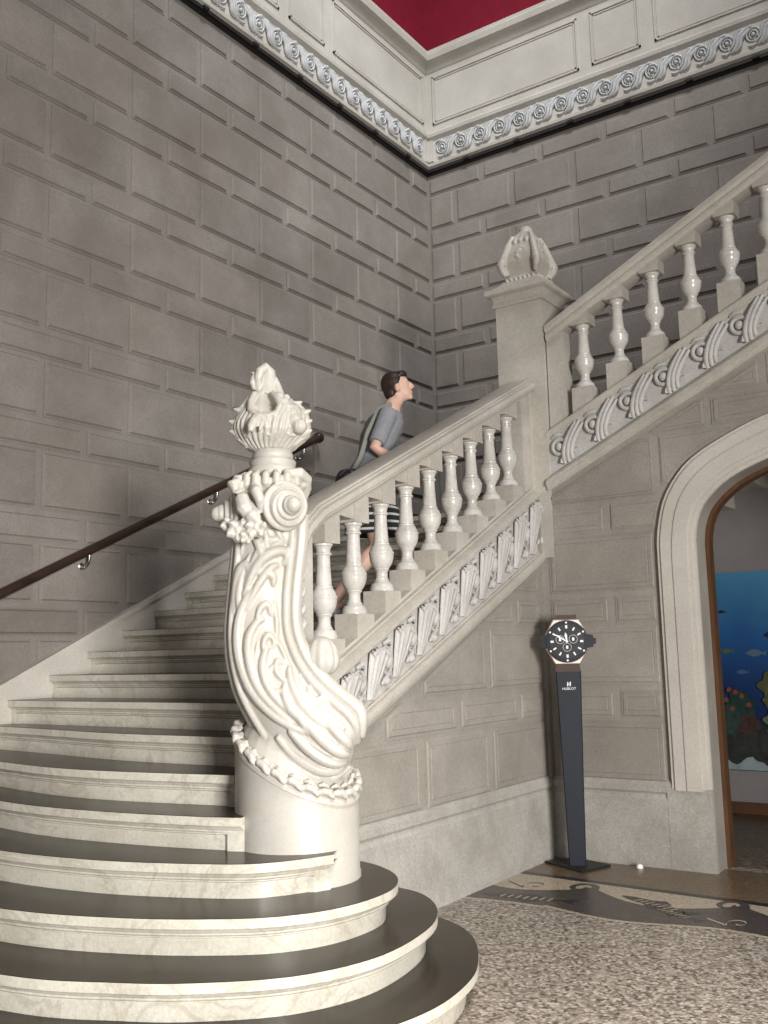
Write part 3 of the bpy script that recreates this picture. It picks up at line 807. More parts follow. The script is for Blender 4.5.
while x < XE - .2:
    ta = ul(x); tb = us(x) - .075; H = tb - ta; nr = (0, -1, 0)
    cx, cz = x + .012, ta + H * .62
    mb.tube([f(cx + .050 * math.cos(a), cz + .050 * math.sin(a), .012) for a in [2 * PI * i / 18 for i in range(19)]], .0155, 7, nr)
    mb.ball(f(cx, cz, .012), (.030, .026, .030), 12, 8)
    # leaf strands sweeping up to the right
    for j, (ds, r, bot, top) in enumerate(((.0, .019, .04, 1.0), (.028, .019, .02, .97), (.054, .017, .06, .84))):
        pts = []
        for i in range(9):
            t = i / 8; s_ = x + .050 + ds + .085 * t ** 1.5 - .022 * math.sin(PI * t)
            tz = ul(s_) + (us(s_) - .075 - ul(s_)) * (bot + (top - bot) * t)
            pts.append(f(s_, tz, .010 + .014 * math.sin(PI * t)))
        mb.tube(pts, [r * (.5 + .6 * math.sin(PI * (.12 + .8 * i / 8))) for i in range(9)], 8, nr)
    # lower curled leaf
    for r0, rr in ((.062, .018), (.034, .016), (.010, .014)):
        pts = []
        for i in range(9):
            a = PI * 1.02 - i / 8 * PI * .8
            s_ = x + .095 + r0 * 1.15 * math.cos(a); tz = ul(s_) + .012 + r0 * .95 * math.sin(a) + .02
            pts.append(f(s_, tz, .014))
        mb.tube(pts, [rr * (1 - .07 * i) for i in range(9)], 6, nr)
    mb.tube([f(x - .045, ta + H * .9, .008), f(x - .01, tb - .012, .02), f(x + .03, ta + H * .97, .01)], [.008, .013, .008], 6, nr)
    x += .2475
mb.build('carved_frieze', M['carve'], b2, smooth=60)

# ---- pillar between the flights
pil = thing('stair_pillar', 'square stone pillar with carved cartouche finial where the flights meet', 'pillar', (2.33, -2.45, LAND))
mb = MB(); mb.box((2.155, -2.648, LAND - .02), (2.515, -2.288, 3.80)); mb.box((2.40, -2.66, 1.95), (2.515, -2.60, LAND))
mb.build('shaft', M['rail'], pil)
mb = MB(); cx, cy = 2.335, -2.468
def sq(h, z): return [(cx - h, cy - h, z), (cx + h, cy - h, z), (cx + h, cy + h, z), (cx - h, cy + h, z)]
mb.loft([sq(h, z) for h, z in ((.182, 3.77), (.196, 3.775), (.196, 3.80), (.190, 3.805), (.190, 3.83), (.205, 3.85), (.232, 3.862), (.238, 3.87), (.238, 3.895), (.23, 3.903), (.20, 3.915), (.15, 3.955), (.135, 3.975))])
fix_normals(mb.build('cap', M['rail'], pil))
mb = MB()
mb.loft([sq(h, z) for h, z in ((.14, 3.965), (.12, 3.99), (.10, 4.02), (.115, 4.06), (.135, 4.12), (.13, 4.18), (.105, 4.25), (.08, 4.31), (.06, 4.345), (.05, 4.36))])
mb.lathe([(.0, 4.30), (.058, 4.31), (.066, 4.335), (.06, 4.36), (.048, 4.375), (.052, 4.39), (.03, 4.41), (.0, 4.415)], (cx, cy, 0), 16)
for s in (-1, 1):                                  # corner scrolls and cartouches on the faces
    for t in (-1, 1):
        mb.tube([(cx + s * .07, cy + t * .07, 4.33), (cx + s * .10, cy + t * .10, 4.25), (cx + s * .125, cy + t * .125, 4.16), (cx + s * .145, cy + t * .145, 4.10), (cx + s * .135, cy + t * .135, 4.06), (cx + s * .115, cy + t * .115, 4.02)], [.018, .026, .03, .032, .028, .018], 8)
        mb.ball((cx + s * .138, cy + t * .138, 4.11), .036, 10, 8)
for d in ((0, -1), (1, 0), (0, 1), (-1, 0)):
    rt = Vector((-d[1], d[0], 0)); o_ = Vector((cx, cy, 0)) + Vector((*d, 0)) * .125
    E = lambda a, ra, rz, k: tuple(o_ + rt * ra * math.cos(a) + Vector((0, 0, 4.165 + rz * math.sin(a))) - Vector((*d, 0)) * (.012 + .22 * max(0, rz * math.sin(a)) - k))
    mb.tube([E(2 * PI * i / 20, .068, .085, .0) for i in range(21)], .014, 7)
    mb.tube([E(2 * PI * i / 20, .046, .06, .012) for i in range(21)], .010, 6)
    for j in range(4): mb.ball(E(PI / 2 + j, .02, .03, .012), .018, 8, 6)
    for j in (-1, 0, 1):
        b_ = o_ + rt * .045 * j - Vector((*d, 0)) * .045
        mb.tube([b_ + Vector((0, 0, 4.24)), b_ + Vector((*d, 0)) * .02 + Vector((0, 0, 4.28)), b_ + Vector((*d, 0)) * .0 + Vector((0, 0, 4.31))], [.016, .02, .008], 6)
    for j in range(-3, 4): mb.ball(o_ + rt * .035 * j + Vector((*d, 0)) * .012 + Vector((0, 0, 3.985)), .013, 6, 5)
o = mb.build('cartouche_finial', M['rail'], pil); remesh(o, .006, 2)

# ------------------------------------------------------------------ wall handrail
hr = thing('wall_handrail', 'dark wooden handrail sloping up the left wall on steel brackets', 'handrail', (.1, -4.0, 2.3))
hz = lambda y: 1.741 + .478 * (y + 5.2)
mb = MB()
pts = [(.095, -7.2, hz(-7.2)), (.095, -5, hz(-5)), (.095, -3, hz(-3)), (.095, -2.22, hz(-2.22)), (.094, -2.13, hz(-2.13) + .005), (.085, -2.08, hz(-2.1))]
mb.tube(pts, .030, 14); mb.build('rail', M['wood'], hr, smooth=50)
mb = MB(); mb.ball((.085, -2.10, hz(-2.1)), (.045, .05, .048), 14, 10)
mb.tube([(.085, -2.10, hz(-2.1)), (.0, -2.08, hz(-2.1) - .01)], [.03, .032], 12); mb.build('end_knob', M['wood'], hr, smooth=50)
for y in (-5.75, -4.551, -3.369, -2.32):
    mb = MB(); z = hz(y)
    mb.tube([(.0, y, z - .10), (.03, y, z - .105), (.07, y, z - .10), (.092, y, z - .07), (.095, y, z - .02)], [.009, .010, .011, .011, .012], 10)
    mb.lathe([(0, 0), (.026, 0), (.024, .008), (.0, .01)], (0, 0, 0), 16) if False else None
    mb.ball((.012, y, z - .10), (.012, .028, .028), 14, 8); mb.ball((.045, y, z - .108), .014, 10, 8)
    mb.build('bracket', M['steel'], hr, smooth=50)

# ------------------------------------------------------------------ carved newel
CN = Vector((2.5503, -5.4062, 0)); RH = Vector((.82392, .56671, 0)); FH = Vector((-.56671, .82392, 0)); UP = Vector((0, 0, 1))
nw = thing('newel_post', 'white marble newel carved as a leafy scroll topped by a shell', 'newel', (2.5503, -5.4062, R * 3))
def NP(u, v, w): return CN + RH * u + FH * v + UP * w
rim = lambda u, v: .905 - .46 * u + .30 * v
# base drum, cut obliquely
mb = MB(); n = 64; rad = .262
def ring_(r, zf): return [NP(r * math.cos(2 * PI * i / n), r * math.sin(2 * PI * i / n), zf(r * math.cos(2 * PI * i / n), r * math.sin(2 * PI * i / n))) for i in range(n)]
zb = R * 3
mb.loft([ring_(rad + .004, lambda u, v: zb), ring_(rad + .004, lambda u, v: zb + .02), ring_(rad, lambda u, v: zb + .03), ring_(rad, lambda u, v: rim(u, v) - .035), ring_(rad + .007, lambda u, v: rim(u, v) - .03), ring_(rad + .007, lambda u, v: rim(u, v) - .012), ring_(rad - .004, lambda u, v: rim(u, v)), ring_(rad - .03, lambda u, v: rim(u, v) + .012), ring_(.2, lambda u, v: rim(u, v) + .03)])
fix_normals(mb.build('drum_base', M['newel'], nw, smooth=35))
# leaf garland on the rim
mb = MB(); m = 15
for i in range(m):
    a = PI * .94 + (PI * 1.15) * i / (m - 1)
    def G(da, dr, dz):
        u = (rad + dr) * math.cos(a + da); v = (rad + dr) * math.sin(a + da); return NP(u, v, rim(u, v) + dz)
    mb.tube([G(-.17, -.012, .002), G(-.06, .0, .014), G(.05, .003, .016), G(.14, -.002, .002)], [.006, .017, .016, .005], 8)
    mb.tube([G(-.10, -.03, .018), G(.0, -.024, .030), G(.10, -.02, .024)], [.006, .012, .006], 7)
    mb.tube([G(.02, .004, .012), G(.09, .010, .004), G(.12, .004, -.008)], [.012, .012, .006], 7)
o = mb.build('leaf_garland', M['newel'], nw); remesh(o, .0045, 1)
# scroll body
Lp = [(-.250, 1.95), (-.245, 1.826), (-.262, 1.628), (-.276, 1.455), (-.268, 1.325), (-.238, 1.196), (-.186, 1.089), (-.116, .982), (-.029, .888), (.08, .828), (.165, .828), (.228, .872)]
Rp = [(.012, 1.95), (.006, 1.819), (-.018, 1.621), (-.020, 1.469), (.010, 1.36), (.058, 1.275), (.122, 1.203), (.188, 1.145), (.240, 1.100), (.262, 1.06), (.262, 1.02), (.256, .973)]
bF = [.15, .15, .155, .165, .18, .20, .225, .25, .265, .255, .22, .15]
bB = [.15, .15, .15, .15, .155, .16, .17, .18, .19, .19, .17, .11]
def samp(arr, i):
    i = max(0, min(len(arr) - 1.0001, i)); k = int(i); t = i - k
    a, b, c, d = [Vector(arr[max(0, min(len(arr) - 1, j))]) if not isinstance(arr[0], float) else Vector((arr[max(0, min(len(arr) - 1, j))], 0)) for j in (k - 1, k, k + 1, k + 2)]
    return .5 * ((2 * b) + (c - a) * t + (2 * a - 5 * b + 4 * c - d) * t * t + (3 * b - a - 3 * c + d) * t ** 3)
def S(i, q, h=0.):
    """point on the scroll face: i along, q across (-1 left .. 1 right), h outward"""
    L_, R_ = samp(Lp, i), samp(Rp, i); f_ = samp(bF, i).x
    Mx = (L_ + R_) / 2; e = (R_ - L_) / 2
    q = max(-1., min(1., q)); th = (1 - q) / 2 * PI
    prof = 1 - .17 * (1 - min(1, abs(q) / .70) ** 5)
    p = Mx + e * math.cos(th) * 1.0
    nv = -f_ * (max(0, math.sin(th)) ** .75) * prof
    nrm = RH * (e.normalized().x * math.cos(th)) + UP * (e.normalized().y * math.cos(th)) - FH * math.sin(th)
    return NP(p.x, nv, p.y) + nrm * h, nrm
mb = MB(); rings = []; n = 28; NI = 72
for j in range(NI):
    i = 11 * j / (NI - 1); ring = []
    L_, R_ = samp(Lp, i), samp(Rp, i); Mx = (L_ + R_) / 2; e = (R_ - L_) / 2; bk = samp(bB, i).x
    for k in range(n): ring.append(S(i, -1 + 2 * k / (n - 1))[0])
    for k in range(1, 12):
        th = PI * k / 12; p = Mx + e * math.cos(th); ring.append(NP(p.x, bk * max(0, math.sin(th)) ** .8, p.y))
    rings.append(ring)
mb.loft(rings)
def stroke(mb, ctrl, r0, prof='leaf', h=.0, nsub=6):
    pts = crom([Vector((i, q, 0)) for i, q in ctrl], nsub); m = len(pts); P_ = []; rr = []; nn = []
    for k, p in enumerate(pts):
        t = k / (m - 1)
        s_ = {'leaf': .25 + .9 * math.sin(PI * min(1, .12 + .82 * t)), 'rim': 1., 'tail': 1.1 - .85 * t, 'grow': .3 + .8 * t}[prof]
        pt, nr = S(p.x, p.y, h + r0 * s_ * .35); P_.append(pt); rr.append(r0 * s_); nn.append(nr)
    mb.tube(P_, rr, 8, nn, .9)
# raised borders
for q, r0, h0 in ((-.90, .026, 0.), (.93, .036, .012), (-.70, .015, .0), (.66, .022, .004)):
    stroke(mb, [(i, q) for i in range(0, 12)], r0, 'rim', h0)
stroke(mb, [(3.6, .98), (5, 1.0), (6.5, 1.0), (8, 1.0), (9.2, 1.02)], .030, 'leaf')
# curling end of the outer lip
pc, _ = S(8.6, 1.0)
mb.tube([S(7.2, 1.0)[0], S(8, 1.02)[0], pc + RH * .012, pc + RH * .008 - UP * .03, pc - RH * .02 - UP * .035], [.026, .03, .03, .024, .012], 8)
# ridges of the belly
for q in (-.45, -.2, .05, .3):
    stroke(mb, [(7.0, q), (8.2, q * .95), (9.4, q * .9), (10.4, q * .9)], .021, 'leaf')
# acanthus carving on the face
LEAF = [
 ([(7.4, -.05), (6.2, -.28), (5.0, -.40), (3.8, -.46), (2.8, -.42), (2.2, -.25), (2.0, -.05)], .020),
 ([(6.8, -.10), (5.6, -.22), (4.4, -.26), (3.4, -.20), (2.9, -.02), (2.8, .14)], .019),
 ([(6.6, -.02), (5.6, -.08), (4.6, -.06), (4.0, .05), (3.7, .18)], .017),
 ([(7.6, -.02), (6.9, .04), (6.3, .02), (5.6, .10), (5.2, .22)], .018),
 ([(6.0, -.38), (4.8, -.52), (3.6, -.58), (2.6, -.56)], .012),
 ([(2.0, -.05), (1.7, .10), (1.75, .28), (1.95, .30)], .016),
 ([(8.4, .30), (7.4, .22), (6.5, .20), (5.6, .26), (4.9, .36), (4.6, .46)], .018),
 ([(8.6, .42), (7.8, .40), (7.0, .38), (6.2, .42), (5.7, .52)], .016),
 ([(7.8, .05), (8.6, .02), (9.2, .06)], .014),
 ([(6.9, .32), (6.5, .46), (6.6, .58), (6.95, .55)], .014),
 ([(5.9, .16), (5.5, .02), (5.6, -.10), (5.9, -.06)], .012),
 ([(2.6, -.60), (2.0, -.62), (1.6, -.52), (1.5, -.34), (1.7, -.28)], .018),
 ([(2.7, -.40), (2.2, -.48), (1.7, -.44), (1.3, -.30)], .015),
 ([(2.2, -.34), (1.6, -.14), (1.3, .12), (1.2, .40), (1.32, .56), (1.5, .50)], .020),
 ([(2.5, -.26), (1.95, -.04), (1.6, .18), (1.5, .38)], .015),
 ([(.2, -.30), (.7, -.24), (1.1, -.10), (1.4, .0), (1.7, -.06)], .016),
 ([(.2, -.10), (.6, -.02), (1.0, .06), (1.2, .04)], .013),
 ([(.4, .2), (.8, .32), (1.0, .5)], .012), ([(.3, .42), (.7, .46), (1.1, .62)], .010),
 ([(.1, -.5), (.7, -.52), (1.3, -.56)], .010),
 ([(7.0, -.16), (5.8, -.32), (4.6, -.44), (3.4, -.50), (2.7, -.44)], .011), ([(6.4, -.14), (5.2, -.30), (4.0, -.35), (3.1, -.26)], .010),
 ([(6.2, -.02), (5.0, -.16), (4.2, -.14), (3.5, -.02)], .010), ([(8.0, .16), (7.0, .12), (6.0, .16), (5.2, .30), (5.0, .44)], .012),
 ([(8.2, .36), (7.2, .30), (6.4, .32), (5.4, .40), (5.1, .52)], .011), ([(4.0, .05), (3.6, .08), (3.3, .20), (3.5, .30), (3.8, .24)], .012),
 ([(5.2, .22), (4.7, .16), (4.3, .26), (4.5, .36)], .012), ([(4.9, -.04), (4.5, .12), (4.7, .24)], .009), ([(2.9, -.02), (2.5, .06), (2.4, .22), (2.7, .28)], .013),
 ([(2.0, -.36), (1.5, -.22), (1.0, .02), (.9, .28)], .012), ([(1.8, -.20), (1.35, .0), (1.05, .24), (1.0, .46)], .010), ([(2.4, -.52), (1.9, -.54), (1.5, -.46)], .010),
 ([(3.4, .34), (3.9, .42), (4.6, .44)], .010), ([(2.3, .36), (2.9, .42), (3.5, .38)], .010)]
for c_, r0 in LEAF: stroke(mb, c_, r0)
# ragged leaf edge bumps along the left border
for k in range(9):
    mb.ball(S(2.6 + .33 * k, -.98 + .02 * (k % 2), .004)[0], .016 + .004 * (k % 3), 8, 6)
# neck between drum and belly
mb.loft([[NP(-.0 + r * math.cos(2 * PI * i / 24), r * .95 * math.sin(2 * PI * i / 24), rim(r * math.cos(2 * PI * i / 24), r * math.sin(2 * PI * i / 24)) * k + z * (1 - 0 * k)) for i in range(24)] for r, z, k in ((.235, -.01, 1), (.225, .03, 1), (.205, .07, 1), (.19, .11, 1), (.17, .16, 1))])
o = mb.build('scroll_body', M['newel'], nw); remesh(o, .005, 1)
# volutes
def volute(name, c, ax, R0, spiral):
    mb = MB(); ax = Vector(ax).normalized(); A = ax.orthogonal() if abs(ax.z) > .9 else UP.cross(ax).normalized(); Bv = ax.cross(A)
    c = Vector(c)
    for r_, a0, a1 in ((R0, -.16, .0), (R0 * .86, -.05, .022), (R0 * .64, -.02, .045), (R0 * .44, -.01, .068)):
        mb.loft([[c + ax * h + (A * math.cos(2 * PI * i / 28) + Bv * math.sin(2 * PI * i / 28)) * rr for i in range(28)] for h, rr in ((a0, r_ * .97), (a1 - .012, r_), (a1 - .003, r_ * .97), (a1, r_ * .88))])
    mb.ball(c + ax * .068, R0 * .36, 14, 10)
    for rr, h, t in ((R0 * .97, -.006, .014), (R0 * .97, -.07, .012), (R0 * .97, -.10, .016)):
        mb.tube([c + ax * h + (A * math.cos(2 * PI * i / 28) + Bv * math.sin(2 * PI * i / 28)) * rr for i in range(29)], t, 7)
    if spiral:
        pts = [c + ax * (.03 - .03 * i / 39) + (A * math.cos(i * .19 + 1.) + Bv * math.sin(i * .19 + 1.)) * R0 * (.55 + .5 * i / 39) for i in range(40)]
        mb.tube(pts, [.013] * 40, 7)
    o = mb.build(name, M['newel'], nw); remesh(o, .004, 2); return o
volute('volute', NP(-.022, -.155, 1.970), RH * .55 - FH * .82 - UP * .05, .098, True)
volute('volute', NP(-.262, -.03, 1.958), -RH * .97 - FH * .22, .098, False)
# flowers, capital leaves and neck rings
mb = MB()
mb.ball(NP(-.12, -.02, 2.0), (.14, .14, .12), 16, 10); mb.ball(NP(-.11, .02, 2.09), (.13, .13, .06), 16, 8)
def petal_flower(u, v, w, r):
    for k in range(5):
        a = 2 * PI * k / 5 + u * 7
        mb.ball(NP(u + r * .62 * math.cos(a), v - r * .12, w + r * .62 * math.sin(a)), (r * .52, r * .40, r * .46), 10, 8)
        mb.tube([NP(u + r * .3 * math.cos(a), v - r * .35, w + r * .3 * math.sin(a)), NP(u + r * .8 * math.cos(a), v - r * .55, w + r * .8 * math.sin(a)), NP(u + r * 1.02 * math.cos(a + .25), v - r * .4, w + r * 1.02 * math.sin(a + .25))], [r * .12, r * .16, r * .12], 6)
    mb.ball(NP(u, v - r * .35, w), r * .26, 8, 6)
petal_flower(-.225, -.165, 1.868, .050); petal_flower(-.145, -.185, 1.875, .046); petal_flower(-.27, -.13, 1.895, .035); petal_flower(-.185, -.19, 1.835, .03)
for (u, w) in ((-.205, 1.96), (-.17, 1.925)):
    mb.tube([NP(u - .01, -.10, w + .07), NP(u, -.165, w + .04), NP(u + .012, -.19, w), NP(u + .03, -.18, w - .035)], [.02, .034, .036, .022], 9)
mb.tube([NP(-.095 + .128 * math.cos(2 * PI * k / 32), .128 * math.sin(2 * PI * k / 32), 2.075 + .008 * math.sin(9 * 2 * PI * k / 32)) for k in range(33)], .034, 8)
for k in range(14):
    a = PI * .9 + PI * 1.25 * k / 13; ca, sa = math.cos(a), math.sin(a); r0 = .118
    mb.tube([NP(-.095 + r0 * ca, r0 * sa, 2.04), NP(-.095 + (r0 + .040) * ca, (r0 + .040) * sa, 2.075), NP(-.095 + (r0 + .038) * ca, (r0 + .038) * sa, 2.11), NP(-.095 + (r0 + .010) * ca, (r0 + .010) * sa, 2.135)], [.010, .019, .018, .008], 7)
mb.tube([NP(-.20, -.08, 2.11), NP(-.235, -.10, 2.10), NP(-.245, -.11, 2.07), NP(-.225, -.12, 2.05), NP(-.21, -.12, 2.07)], [.018, .026, .026, .02, .012], 8)
mb.tube([NP(-.03, -.12, 2.12), NP(.035, -.10, 2.12), NP(.06, -.06, 2.10), NP(.055, -.03, 2.05), NP(.03, .0, 1.98)], [.02, .03, .028, .02, .012], 8)
mb.tube([NP(-.16, -.14, 2.06), NP(-.14, -.20, 2.03), NP(-.125, -.215, 1.99), NP(-.12, -.19, 1.94)], [.02, .026, .022, .01], 8)
mb.tube([NP(-.22, -.12, 2.09), NP(-.25, -.13, 2.07), NP(-.235, -.15, 2.04)], [.02, .032, .015], 8)
o = mb.build('flower_capital', M['newel'], nw); remesh(o, .0045, 2)
mb = MB()
mb.lathe([(.0, 2.10), (.105, 2.11), (.112, 2.13), (.114, 2.145), (.106, 2.16), (.098, 2.168), (.102, 2.178), (.104, 2.19), (.097, 2.20), (.088, 2.206), (.092, 2.216), (.09, 2.226), (.082, 2.24), (.0, 2.245)], tuple(NP(-.093, 0, 0)), 32)
mb.build('neck_ring', M['newel'], nw, smooth=40)
# shell finial
mb = MB(); SH = [(2.225, -.093, .078), (2.25, -.096, .098), (2.275, -.098, .122), (2.30, -.094, .152), (2.33, -.096, .165), (2.36, -.098, .164), (2.395, -.090, .154), (2.43, -.096, .136), (2.462, -.108, .100), (2.495, -.117, .068), (2.525, -.122, .052)]
SH = [Vector(q) for q in SH]; SS = crom(SH, 5); n = 60; rings = []
for q in SS:
    w, c, a = q; ring = []
    kk = (w - 2.225) / .3
    for i in range(n):
        th = 2 * PI * i / n
        rib = 1 + .02 * math.cos(15 * th + 5 * kk) * (1 if kk < .75 else .4)
        g = math.exp(-((th - (1.5 * PI + .12)) / .30) ** 2) * max(0, min(1, (w - 2.375) / .05)) * max(0, min(1, (2.56 - w) / .04))
        r_ = a * rib * (1 - .62 * g)
        ring.append(NP(c + r_ * math.cos(th), r_ * .82 * math.sin(th), w))
    rings.append(ring)
mb.loft(rings)
for sd, ws in ((-1, (2.275, 2.315, 2.36, 2.415)), (1, (2.27, 2.31, 2.355, 2.40, 2.44))):      # thorny margins left and right
    for w in ws:
        aa = [q for q in SS if q.x >= w][0]; e0 = aa.y + sd * aa.z
        mb.tube([NP(e0 - sd * .05, -.03, w), NP(e0 - sd * .008, -.04, w + .004), NP(e0 + sd * .024, -.045, w + .016)], [.032, .020, .004], 8)
mb.ball(NP(-.022, -.05, 2.385), (.075, .075, .07), 14, 10)
mb.ball(NP(-.035, -.02, 2.44), (.055, .06, .045), 12, 8)
for sd in (-1, 1):
    mb.tube([NP(q.y + sd * q.z * .99, -.035, q.x) for q in SS[6:44]], [.011] * 38, 7)
# ridge of knobs on the right shoulder, lips of the opening
for k in range(6):
    w = 2.47 - .028 * k; mb.ball(NP(-.055 + .017 * k + .006 * (k % 2), -.075 - .006 * k, w), .026 + .002 * k, 9, 7)
    mb.ball(NP(-.025 + .015 * k, -.05 - .012 * k, w + .004), .018, 8, 6)
mb.tube([NP(-.165, -.05, 2.50), NP(-.178, -.08, 2.45), NP(-.176, -.105, 2.41), NP(-.15, -.125, 2.38), NP(-.10, -.135, 2.372), NP(-.06, -.13, 2.385), NP(-.045, -.115, 2.42), NP(-.06, -.09, 2.46), NP(-.085, -.06, 2.495)], [.014, .018, .018, .016, .014, .016, .018, .018, .014], 8)
# snout below the opening
mb.tube([NP(-.14, -.115, 2.37), NP(-.155, -.15, 2.345), NP(-.165, -.175, 2.315), NP(-.168, -.185, 2.295)], [.03, .026, .02, .010], 9)
mb.tube([NP(-.125, -.13, 2.36), NP(-.12, -.155, 2.335), NP(-.13, -.17, 2.30)], [.02, .014, .006], 7)
# spire and curled tip
mb.tube([NP(-.122, .0, 2.50), NP(-.115, .0, 2.54), NP(-.108, -.005, 2.575), NP(-.105, -.012, 2.605), NP(-.12, -.03, 2.622), NP(-.142, -.045, 2.60), NP(-.15, -.045, 2.57), NP(-.152, -.03, 2.535), NP(-.148, -.015, 2.50)], [.050, .042, .034, .028, .024, .022, .020, .018, .016], 10)
mb.tube([NP(-.165, -.03, 2.60), NP(-.172, -.04, 2.575), NP(-.178, -.04, 2.55), NP(-.17, -.03, 2.52)], [.006, .012, .014, .010], 7)
mb.tube([NP(-.16, -.03, 2.59), NP(-.183, -.04, 2.60)], [.010, .003], 6); mb.tube([NP(-.165, -.03, 2.545), NP(-.192, -.04, 2.548)], [.010, .003], 6)
mb.tube([NP(-.085, .0, 2.58), NP(-.072, .0, 2.54), NP(-.062, -.01, 2.50), NP(-.05, -.03, 2.465)], [.016, .022, .026, .024], 8)
# radiating ribs over the bowl of the shell
for j in range(19):
    th = PI * .98 + j / 18 * PI * 1.04
    pts = []
    for i in range(9):
        w = 2.245 + (.150 if 5 < j < 11 else .185) * i / 8; q = min(SS, key=lambda s_: abs(s_.x - w)); t2 = th + .25 * (i / 8)
        pts.append(NP(q.y + q.z * 1.0 * math.cos(t2), q.z * .83 * math.sin(t2), w))
    mb.tube(pts, [.006, .008, .010, .0115, .0125, .013, .0125, .011, .006], 7)
for i in range(3):
    w = 2.30 + .03 * i; q = min(SS, key=lambda s_: abs(s_.x - w))
    mb.tube([NP(q.y + q.z * 1.01 * math.cos(th), q.z * .84 * math.sin(th), w + .012 * math.sin(9 * th)) for th in [PI * (1.0 + k / 24) for k in range(25)]], .0045, 6)
o = mb.build('shell_finial', M['newel'], nw); remesh(o, .0038, 1)
# ribbed bud behind the scroll
mb = MB(); c = NP(.112, .0, 1.325); n = 48; rings = []
for j in range(21):
    t = j / 20; ph = -PI / 2 + PI * t
    r_ = .080 * math.cos(ph) ** .85 if 0 < t < 1 else .004
    r_ = max(.004, r_ * (1 - .10 * math.sin(ph)))
    rings.append([c + Vector((math.cos(2 * PI * i / n), math.sin(2 * PI * i / n), 0)) * r_ * (1 - .10 * abs(math.cos(5 * 2 * PI * i / n)) ** 8) + UP * (.092 * math.sin(ph) if ph > 0 else .078 * math.sin(ph)) for i in range(n)])
mb.loft(rings)
mb.lathe([(.05, -.16), (.046, -.13), (.034, -.115), (.032, -.10), (.040, -.092), (.040, -.08), (.03, -.07), (.0, -.06)], tuple(c), 24)
mb.build('ribbed_bud', M['newel'], nw, smooth=50)

# ------------------------------------------------------------------ watch-shaped clock stand
ck = thing('clock_stand', 'tall navy pedestal shaped like a wristwatch with a black dial, standing in the corner', 'clock', (2.63, -2.86, 0))
d = Vector((5.31 - 2.63, -8.72 + 2.86, 0)).normalized()
d = (d + Vector((.06, -.1, 0))).normalized(); rt = UP.cross(d).normalized()
KC = Vector((2.675, -2.86, 0))
def K(u, o_, z): return KC + rt * u + d * o_ + UP * z
mb = MB(); mb.prism([(-.2, -.10), (.0, -.23 + .02), (.20, -.02), (.02, .18)], lambda p, q, h: K(p, q, h), .002, .014); fix_normals(mb.build('base_plate', M['black'], ck))
mb = MB()
rings = []
for z, w, dp in ((.012, .052, .022), (.5, .062, .022), (1.0, .074, .022), (1.19, .079, .022), (1.20, .079, .022)):
    rings.append([K(-w, dp, z), K(-w + .006, dp + .006, z), K(w - .006, dp + .006, z), K(w, dp, z), K(w, -dp, z), K(-w, -dp, z)])
mb.loft(rings); fix_normals(mb.build('pedestal', M['navy'], ck))
zc = 1.385
for q4, a_, b_ in (([(-.078, 1.195), (.078, 1.195), (.072, 1.25), (-.072, 1.25)], -.022, .032), ([(-.070, 1.52), (.070, 1.52), (.066, 1.553), (-.066, 1.553)], -.022, .026)):
    mb = MB(); mb.prism(q4, lambda p, q, h: K(p, h, q), a_, b_); fix_normals(mb.build('strap', M['strap'], ck))
hexo = [(-.078, -.145), (.078, -.145), (.150, -.02), (.150, .02), (.082, .142), (-.082, .142), (-.150, .02), (-.150, -.02)]
mb = MB(); mb.loft([[K(x * s, h, zc + z * s) for x, z in hexo] for s, h in ((.96, -.03), (1., -.024), (1., .034), (.95, .046))]); fix_normals(mb.build('case', M['gold'], ck))
for s in (-1, 1):
    mb = MB()
    mb.prism(ccw([(s * .128, -.045), (s * .165, -.036), (s * .165, .036), (s * .128, .045)]), lambda p, q, h: K(p, h, zc + q), -.02, .052)
    fix_normals(mb.build('case_lug', M['navy'], ck))
mb = MB(); mb.prism([(.160, -.02), (.182, -.018), (.182, .018), (.160, .02)], lambda p, q, h: K(p, h, zc + q), -.01, .03)
fix_normals(mb.build('crown', M['navy'], ck))
def disc(mb, r, h0, h1, n=40, cu=0, cz=0):
    mb.loft([[K(cu + r * math.cos(2 * PI * i / n), h, zc + cz + r * math.sin(2 * PI * i / n)) for i in range(n)] for h in (h0, h1)])
mb = MB(); disc(mb, .134, .03, .056); disc(mb, .128, .05, .060); fix_normals(mb.build('bezel', M['navy'], ck, smooth=35))
mb = MB(); disc(mb, .108, .05, .0615); fix_normals(mb.build('dial', M['dial'], ck, smooth=35))
for a in range(6):
    mb = MB(); an = PI / 2 + PI / 3 * a; disc(mb, .0065, .058, .064, 12, .119 * math.cos(an), .119 * math.sin(an)); fix_normals(mb.build('bezel_screw', M['gold'], ck))
for cu, cz in ((-.042, .012), (.040, .014), (0, -.036)):
    n = 24; mb = MB()
    for r in (.026,):
        mb.tube([K(cu + r * math.cos(2 * PI * i / n), .0622, zc + cz + r * math.sin(2 * PI * i / n)) for i in range(n + 1)], .0012, 5)
    mb.prism([(cu - .007, cz - .010), (cu + .007, cz - .010), (cu + .007, cz + .010), (cu - .007, cz + .010)], lambda p, q, h: K(p, h, zc + q), .0612, .0632)
    fix_normals(mb.build('subdial', M['white'], ck))
